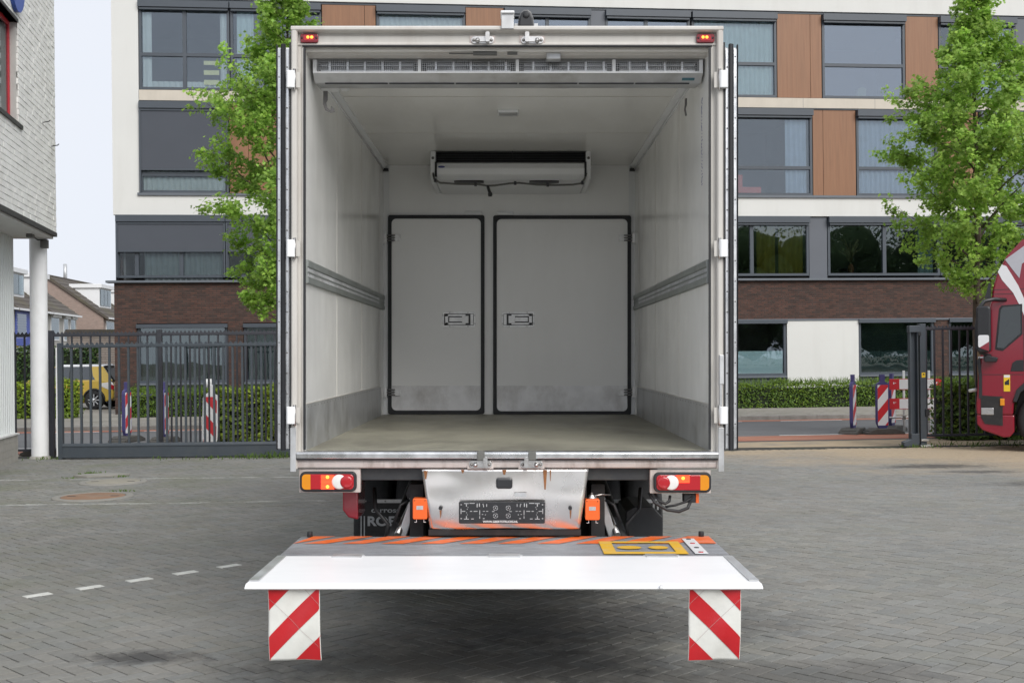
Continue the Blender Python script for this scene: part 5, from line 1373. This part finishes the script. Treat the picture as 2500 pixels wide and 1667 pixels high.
# ================================================================== vegetation
def leafmat(name,rough=.5,trans=.35,spec=.3):
    m=M(name,(0,0,0),rough,var=.12,sc=3,attr=True,trans=trans,spec=spec); return m
leafmat('maple_leaf',.45,.5); leafmat('hedge_leaf',.5,.25); leafmat('ivy_leaf',.4,.15); leafmat('grass_blade',.6,.3)
M('bark',(.085,.065,.048),.9,var=.3,sc=14,stretch=(1,1,.3),bump=.4,bsc=30)
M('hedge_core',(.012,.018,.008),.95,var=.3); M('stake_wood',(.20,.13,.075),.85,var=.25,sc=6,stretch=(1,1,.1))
STAR=np.array([(0,-.42),(.16,-.18),(.42,-.26),(.30,-.02),(.50,.16),(.22,.16),(.0,.55),(-.22,.16),(-.50,.16),(-.30,-.02),(-.42,-.26),(-.16,-.18)])
OVAL=np.array([(0,-.5),(.28,-.12),(.22,.25),(0,.5),(-.22,.25),(-.28,-.12)])
def leaves(name,mat,pos,nrm,size,cols,shape,parent,rng,fold=.18,roll=None):
    """one mesh of many single leaves: position, facing, size and tint per leaf"""
    n=len(pos); k=len(shape)
    nrm=nrm/np.linalg.norm(nrm,axis=1,keepdims=True)
    a=np.tile(np.array([0,0,1.0]),(n,1)); a[np.abs(nrm[:,2])>.95]=(1,0,0)
    u=np.cross(a,nrm); u/=np.linalg.norm(u,axis=1,keepdims=True); v=np.cross(nrm,u)
    th=rng.uniform(0,2*np.pi,n) if roll is None else rng.normal(np.pi,roll,n)
    c,s=np.cos(th)[:,None],np.sin(th)[:,None]; u,v=u*c+v*s,v*c-u*s
    sx=shape[:,0][None,:,None]; sy=shape[:,1][None,:,None]
    P=pos[:,None,:]+size[:,None,None]*(u[:,None,:]*sx+v[:,None,:]*sy-nrm[:,None,:]*fold*(np.abs(sx)*1.2+sy*sy*.8))
    V=P.reshape(-1,3)
    me=bpy.data.meshes.new(name); me.vertices.add(n*k); me.vertices.foreach_set('co',V.ravel())
    me.loops.add(n*k); me.loops.foreach_set('vertex_index',np.arange(n*k,dtype=np.int32))
    me.polygons.add(n); me.polygons.foreach_set('loop_start',np.arange(0,n*k,k,dtype=np.int32)); me.update(calc_edges=True); me.validate()
    at=me.color_attributes.new('tint','FLOAT_COLOR','POINT')
    cc=np.concatenate([cols,np.ones((n,1))],axis=1); at.data.foreach_set('color',np.repeat(cc,k,axis=0).astype(np.float32).ravel())
    me.materials.append(MATS[mat]); o=bpy.data.objects.new(name,me); C.objects.link(o)
    if parent: o.parent=parent
    return o
def tree(name,label,loc,zs,rs,top,seed,base_col,nleaf,trunk_r=.085,lsize=.125,lean=(0,0)):
    T_=thing(name,label,'tree',loc); rng=np.random.default_rng(seed); r=random.Random(seed)
    prof=lambda z: float(np.interp(z,zs,rs))
    tr=MB(); tr.tube([(lean[0]*(z/top)**2+.03*math.sin(z*1.3+seed),lean[1]*(z/top)**2+.03*math.sin(z*1.1),z) for z in np.linspace(0,top-.3,14)],trunk_r,9,taper=.012)
    tr.build('trunk','bark',T_)
    lm=MB(); twigs=[]
    z=zs[0]-.3; az=r.uniform(0,6)
    while z<top-.4:
        az+=2.4+r.uniform(-.5,.5); rr_=max(.25,prof(min(z+.8,top)))*r.uniform(.78,1.12)
        rise=rr_*r.uniform(.45,.95)
        p0=Vector((0,0,z)); d=Vector((math.cos(az),math.sin(az),0))
        pts=[p0]
        for t in (.3,.6,1.0): pts.append(p0+d*rr_*t+Vector((r.uniform(-.06,.06),r.uniform(-.06,.06),rise*(t**.8))))
        lm.tube(pts,.008+.016*rr_/2,5,taper=.004)
        for q in range(int(5+rr_*7)):
            t=r.uniform(.25,1.0); i=0 if t<.3 else (1 if t<.6 else 2); ts=(0,.3,.6,1.0)
            a=pts[i].lerp(pts[i+1],(t-ts[i])/(ts[i+1]-ts[i]))
            dd=(d*r.uniform(.2,1)+Vector((r.uniform(-1,1),r.uniform(-1,1),r.uniform(-.15,.75)))).normalized()
            b=a+dd*r.uniform(.18,.55)*(.6+.4*rr_)
            lm.tube([a,a.lerp(b,.5)+Vector((0,0,.02)),b],.004,3,taper=.0015); twigs.append((a,b))
        z+=r.uniform(.06,.12)
    for q in range(10):
        a=Vector((0,0,top-.8+q*.05)); b=a+Vector((r.uniform(-.3,.3),r.uniform(-.3,.3),r.uniform(.2,.6))); twigs.append((a,b)); lm.tube([a,b],.005,3,taper=.002)
    stuff(lm.build('limbs','bark',T_))
    n=nleaf; A=np.array([t[0] for t in twigs]); B=np.array([t[1] for t in twigs]); k=rng.integers(0,len(twigs),n)
    t=rng.beta(2.2,1.1,n)[:,None]; pos=A[k]+(B[k]-A[k])*t*1.08+rng.normal(0,.055,(n,3)); pos[:,2]-=rng.uniform(0,.07,n)
    nr=rng.normal(0,.55,(n,3)); nr[:,2]+=.75; nr[:,:2]+=pos[:,:2]*.35
    tw=rng.uniform(.75,1.25,len(twigs)); br=(tw[k]*rng.uniform(.75,1.25,n))[:,None]
    yl=rng.uniform(0,1,(n,1))**2*.5
    cols=np.array(base_col)[None,:]*br*(1+yl*np.array([[.6,.3,.1]]))
    cr_=leaves('crown','maple_leaf',pos,nr,rng.uniform(.7,1.25,n)*lsize,cols,STAR,T_,rng); stuff(cr_)
    return T_
tree('maple_tree','young maple with light green leaves beyond the gate, left of the truck',(-4.42,23.6,0),[2.5,3.2,4.2,5.6,6.6,7.6,8.6,9.5],[.55,1.05,1.35,1.85,1.45,.75,.55,.15],9.6,3,(.29,.48,.095),34000,lsize=.09)
t2=tree('maple_tree','young maple with light green leaves behind the right fence and lorry',(9.30,23.7,0),[2.9,3.4,4.4,5.6,6.6,7.6,8.4,9.0],[.55,1.2,1.5,1.75,1.4,1.0,.65,.2],9.2,8,(.31,.50,.10),35000,lsize=.09)
MB().cyl((-.30,-.35,.0),(-.05,-.3,2.1),.04,8).build('stake','stake_wood',t2); MB().cyl((.35,-.35,.0),(.30,-.3,2.1),.04,8).build('stake','stake_wood',t2)
# ------------------------------------------------------------------ hedges and bushes
def hedge(name,label,cat,loc,rz,ln,dp,h,n,col,size,seed,shape=OVAL,mat='hedge_leaf',spikes=0,bumpy=.06,group=None):
    T_=thing(name,label,cat,loc,rz,group); rng=np.random.default_rng(seed)
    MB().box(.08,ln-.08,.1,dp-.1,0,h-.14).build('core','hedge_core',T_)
    s=rng.uniform(0,1,n); fr=s<.55; tp=(s>=.55)&(s<.9)
    pos=np.stack([rng.uniform(0,ln,n),rng.uniform(0,dp,n),rng.uniform(0.02,h,n)],1)
    pos[fr,1]=rng.normal(.05,.05,fr.sum()); pos[tp,2]=h+rng.normal(-.03,.05,tp.sum())
    e=~(fr|tp); pos[e,0]=np.where(rng.uniform(0,1,e.sum())<.5,rng.normal(.02,.05,e.sum()),ln+rng.normal(-.02,.05,e.sum()))
    bw_=bumpy*(np.sin(pos[:,0]*2.3+seed)+.6*np.sin(pos[:,0]*5.7)); pos[tp,2]+=bw_[tp]; pos[fr,1]-=bw_[fr]*.8
    nr=rng.normal(0,.6,(n,3)); nr[fr,1]-=.8; nr[tp,2]+=1; nr[:,2]+=.25
    br=rng.uniform(.6,1.35,(n,1)); hi=np.clip((pos[:,2:3]-h*.6)/(h*.4),0,1); young=(rng.uniform(0,1,(n,1))<.25+.5*hi)
    cols=np.array(col)[None,:]*br*np.where(young,np.array([[1.5,1.3,.8]]),1.0)
    stuff(leaves('foliage',mat,pos,nr,rng.uniform(.7,1.3,n)*size,cols,shape,T_,rng))
    if spikes:
        k=spikes; p=np.stack([rng.uniform(0,ln,k),rng.uniform(-.02,dp*.8,k),np.full(k,h-.03)],1)
        m=MB()
        for a in p:
            hh=rng.uniform(.08,.26); dx_,dy_=rng.normal(0,.08,2); w_=.007
            m.poly([(a[0]-w_,a[1],a[2]),(a[0]+w_,a[1],a[2]),(a[0]+dx_*.6+w_*.7,a[1]+dy_*.6,a[2]+hh*.6),(a[0]+dx_*1.3,a[1]+dy_*1.3,a[2]+hh),(a[0]+dx_*.6-w_*.7,a[1]+dy_*.6,a[2]+hh*.6)])
        o=m.build('shoots','grass_blade',T_); tint_attr(o.data,[(.12,.20,.03,1)]*len(o.data.vertices)); stuff(o)
    return T_
u0=street_xy(-7.35,34.2); hedge('clipped_hedge','long low clipped hedge along the foot of the flats','hedge',(*u0,.06),ALPHA,27,.9,.72,42000,(.10,.175,.030),.06,1,spikes=3500)
hedge('beech_hedge','bright green knee-high hedge behind the white column, left of the gold car','hedge',(-15.2,33.0,.06),.09,2.95,.8,.98,5200,(.17,.26,.035),.085,2)
hedge('ivy_hedge','tall dark ivy-covered hedge behind the gold car','hedge',(-24.0,47.0,0),.03,7.4,.6,2.15,7000,(.05,.10,.035),.11,3,mat='ivy_leaf')
hedge('round_shrub','full green shrub growing between gate and street, left of the truck','shrub',(-5.95,23.1,-.02),.02,2.9,.9,1.10,7500,(.14,.215,.035),.085,4,bumpy=.05)
hedge('loose_shrub','dense dark green shrub with straw tips behind the right bar fence','shrub',(8.45,23.0,-.02),.08,2.6,.9,1.05,6500,(.09,.155,.035),.085,5,bumpy=.10,spikes=350)
hedge('yellow_shrub','yellow flowering shrub in front of the blue-clad house','shrub',(-24.2,52.0,0),0,2.2,.8,2.5,1500,(.36,.33,.02),.12,6)
# weeds: one mass of blades here and there along joints and kerbs
rng=np.random.default_rng(4); m=MB()
def tuft(x,y,n,h,sp):
    for _ in range(n):
        a=rng.normal(0,sp,2); d=rng.normal(0,.5,2)*h; w_=.006; hh=h*rng.uniform(.4,1.1)
        X,Y=x+a[0],y+a[1]*.6
        m.poly([(X-w_,Y,0),(X+w_,Y,0),(X+d[0]*.6+w_,Y+d[1]*.6,hh*.7),(X+d[0],Y+d[1],hh),(X+d[0]*.6-w_,Y+d[1]*.6,hh*.7)])
for x,y,n,h,sp in ((-6.3,17.72,40,.05,.08),(-5.72,17.3,18,.035,.06),(-6.4,17.15,12,.03,.06),(-4.5,20.25,40,.10,.18),(-5.1,20.25,22,.07,.2),(-4.1,20.28,45,.14,.16),(-5.9,20.25,14,.06,.2),(-7.0,15.4,20,.04,.12),(-8.0,20.5,40,.06,.18),(7.2,21.2,40,.07,.2),(8.2,21.4,60,.08,.4),(9.2,21.6,60,.08,.4),(-5.05,15.35,14,.04,.08),(-6.9,14.2,14,.03,.2)): tuft(x,y,n,h,sp)
o=m.build('weeds','grass_blade'); tint_attr(o.data,[(.10,.17,.03,1)]*len(o.data.vertices)); stuff(o); tag(o,'small green weeds in the joints and along the gate foot','weeds')
# a belt of trees behind the viewer: it shows only as reflections in the lower windows
rng=np.random.default_rng(9); n=80000; K_=120
cx=rng.uniform(34,86,K_); cen=np.stack([cx,-54+rng.normal(0,4,K_),rng.uniform(3,14,K_)],1); k=rng.integers(0,K_,n)
pos=cen[k]+rng.normal(0,1,(n,3))*np.array([2.6,2.0,2.2])*.8; pos[:,2]=np.clip(pos[:,2],.3,18)
o=leaves('tree_belt','ivy_leaf',pos,rng.normal(0,1,(n,3)),rng.uniform(.22,.45,n),np.array([[.085,.14,.045]])*rng.uniform(.4,1.5,(n,1)),OVAL,None,rng); stuff(o); tag(o,'belt of green trees far behind the viewer, mirrored in lower windows','trees')
m=MB()
for c in cen: m.lathe([(0,-2.5),(1.8,-1.7),(2.7,0),(1.9,1.7),(0,2.5)],tuple(c),'Z',8)
M('belt_core',(.06,.10,.035),.9,var=.5,sc=1.5); m.build('crown_mass','belt_core',o)
# ================================================================== terraced houses down the side street
brickmat('pink_brick',(.33,.235,.20),(.26,.19,.165),(.30,.26,.23),.22,.0625,.012,plane='xy',bump=.2,var=.15)
brickmat('pale_brick',(.42,.36,.31),(.38,.32,.275),(.24,.20,.18),.6,.10,.016,plane='xy',bump=.3,var=.1)
M('roof_tile',(.085,.072,.060),.8,var=.25,sc=2,dirt=((.13,.12,.05),.4,.5,(1,1,1)))
M('blue_clad',(.06,.10,.42),.5,var=.06,sc=3); M('white_board',(.74,.75,.76),.5,var=.03); M('house_render',(.40,.39,.36),.85,var=.08)
def house(label,loc,rz,wd,front='pink_brick',blue=False,dorm=(.25,.75),roll=False,gable=True):
    """own frame: facade at x=0 facing +x, y runs away from the viewer from 0 to wd, depth to -x"""
    h=thing('terraced_house',label,'house',loc,rz,'terraced houses down the side street'); E_,RZ,D=4.85,7.75,8.0
    MB().prism([(0,0),(0,E_),(-D/2,RZ),(-D,E_),(-D,0)],1,0,wd).build('wall',front,h)
    rf=MB(); n=10
    for k in range(n):       # overlapping tile courses
        for s in (0,1):
            t0,t1=k/n,(k+1)/n
            a=(.35-(D/2+.35)*t0,E_-.22+(RZ-E_+.30)*t0); b=(.35-(D/2+.35)*t1,E_-.22+(RZ-E_+.30)*t1)
            if s: a=(-D-a[0],a[1]); b=(-D-b[0],b[1])
            rf.prism([(a[0],a[1]),(a[0],a[1]+.09),(b[0],b[1]+.05),(b[0],b[1])],1,-.12,wd+.02)
    r_=rf.build('roof','roof_tile',h)
    MB().box(-D/2-.15,-D/2+.15,-.12,wd+.02,RZ+.06,RZ+.16).build('ridge','roof_tile',r_)
    MB().box(.28,.42,-.1,wd,E_-.22,E_-.10).build('gutter','white_board',h)
    for a,b in ([] if dorm is None else [dorm]):
        y0,y1=wd*a,wd*b
        dm=MB().box(-2.9,-.9,y0,y1,5.2,7.05).build('dormer','white_board',h); MB().box(-3.1,-.7,y0-.15,y1+.15,7.05,7.35).build('dormer_roof','white_board',dm,bevel=.02)
        q=(y1-y0)
        for k in range(3):
            w0=y0+.15+k*(q-.3)/3
            MB().box(-.9,-.85,w0,w0+(q-.3)/3-.08,5.75,6.95).build('dormer_pane','pane_low',dm)
    for k,(a,b) in enumerate(((.08,.36),(.52,.68),(.76,.94))):
        y0,y1=wd*a,wd*b
        w_=MB().box(-.02,.04,y0,y1,2.95,4.55).build('window','white_board',h); MB().box(.04,.05,y0+.1,y1-.1,3.05,4.45).build('pane','pane_low',w_)
        if roll: MB().box(.0,.22,y0-.05,y1+.05,4.45,4.68).build('shutter_box','white_board',w_,bevel=.05)
        w_=MB().box(-.02,.04,y0,y1,.9,2.4).build('window','white_board',h); MB().box(.04,.05,y0+.1,y1-.1,1.0,2.3).build('pane','pane_low',w_)
    if blue:
        m=MB()
        for k in range(14): m.box(.0,.045,wd*.05,wd*.70,2.55+k*.155,2.69+k*.155)
        m.each('blue_board','blue_clad',h)
    if gable:
        m=MB(); m.prism([(.42,E_-.32),(.42,E_-.12),(-D/2,RZ+.14),(-D/2,RZ-.1)],1,-.16,-.10); m.build('barge_board','roof_tile',h)
    return h
hz=.10; hd=Vector((-math.sin(hz),math.cos(hz)))
def hp(d,off=0): p=Vector((-29.2,69.8))+hd*d; return (p.x+off*math.cos(hz),p.y+off*math.sin(hz),0)
house('terraced house with blue board cladding and a white dormer','' or hp(-.3),hz,6.9,front='house_render',blue=True)
house('grey-fronted terraced house with roller shutters beside the blue-clad one','' or hp(6.75),hz,6.9,front='house_render',roll=True,dorm=(.05,.42))
house('nearest terraced house, mostly hidden behind the white building','' or hp(-7.4),hz,6.9,front='house_render')
e2=house('set-forward terraced house with pinkish brick gable and flue pipe','' or (-29.9,87,0),hz*.6,7.5,dorm=(.30,.72)); MB().cyl((-4.0,4.2,7.6),(-4.0,4.2,9.0),.14,12).build('flue','alu_dull',e2)
house('farthest terraced house with a white dormer beside the brick corner','' or (-30.35,94.5,0),hz*.6,7.5,dorm=(.1,.6))
# brick shed behind the parked cars
sh=thing('brick_shed','low flat-roofed brick shed behind the parked cars','shed',(0,0,0))
fp_=[(-18.8,50.5),(-13.0,53.2),(-15.5,60.5),(-21.8,58.2)]
MB().prism(fp_,2,0,2.82).build('wall','pale_brick',sh)
cxs=sum(p[0] for p in fp_)/4; cys=sum(p[1] for p in fp_)/4
MB().prism([(cxs+(p[0]-cxs)*1.05,cys+(p[1]-cys)*1.05) for p in fp_],2,2.82,2.98).build('roof','roof_tile',sh)
# ------------------------------------------------------------------ pieces too small to pick apart stay joined
for o in bpy.data.objects:
    if o.type=='MESH' and o.parent and o.name.split('.')[0] in ('slot_row','wire_grille','rivet','slot_marks','pen_marks','lit_segment','fan_rotor','grille','screw','hook','paddle_handle_bits','tooth_strip','tile_course','clamp_bits'):
        o['kind']='stuff'
bpy.context.view_layer.update()
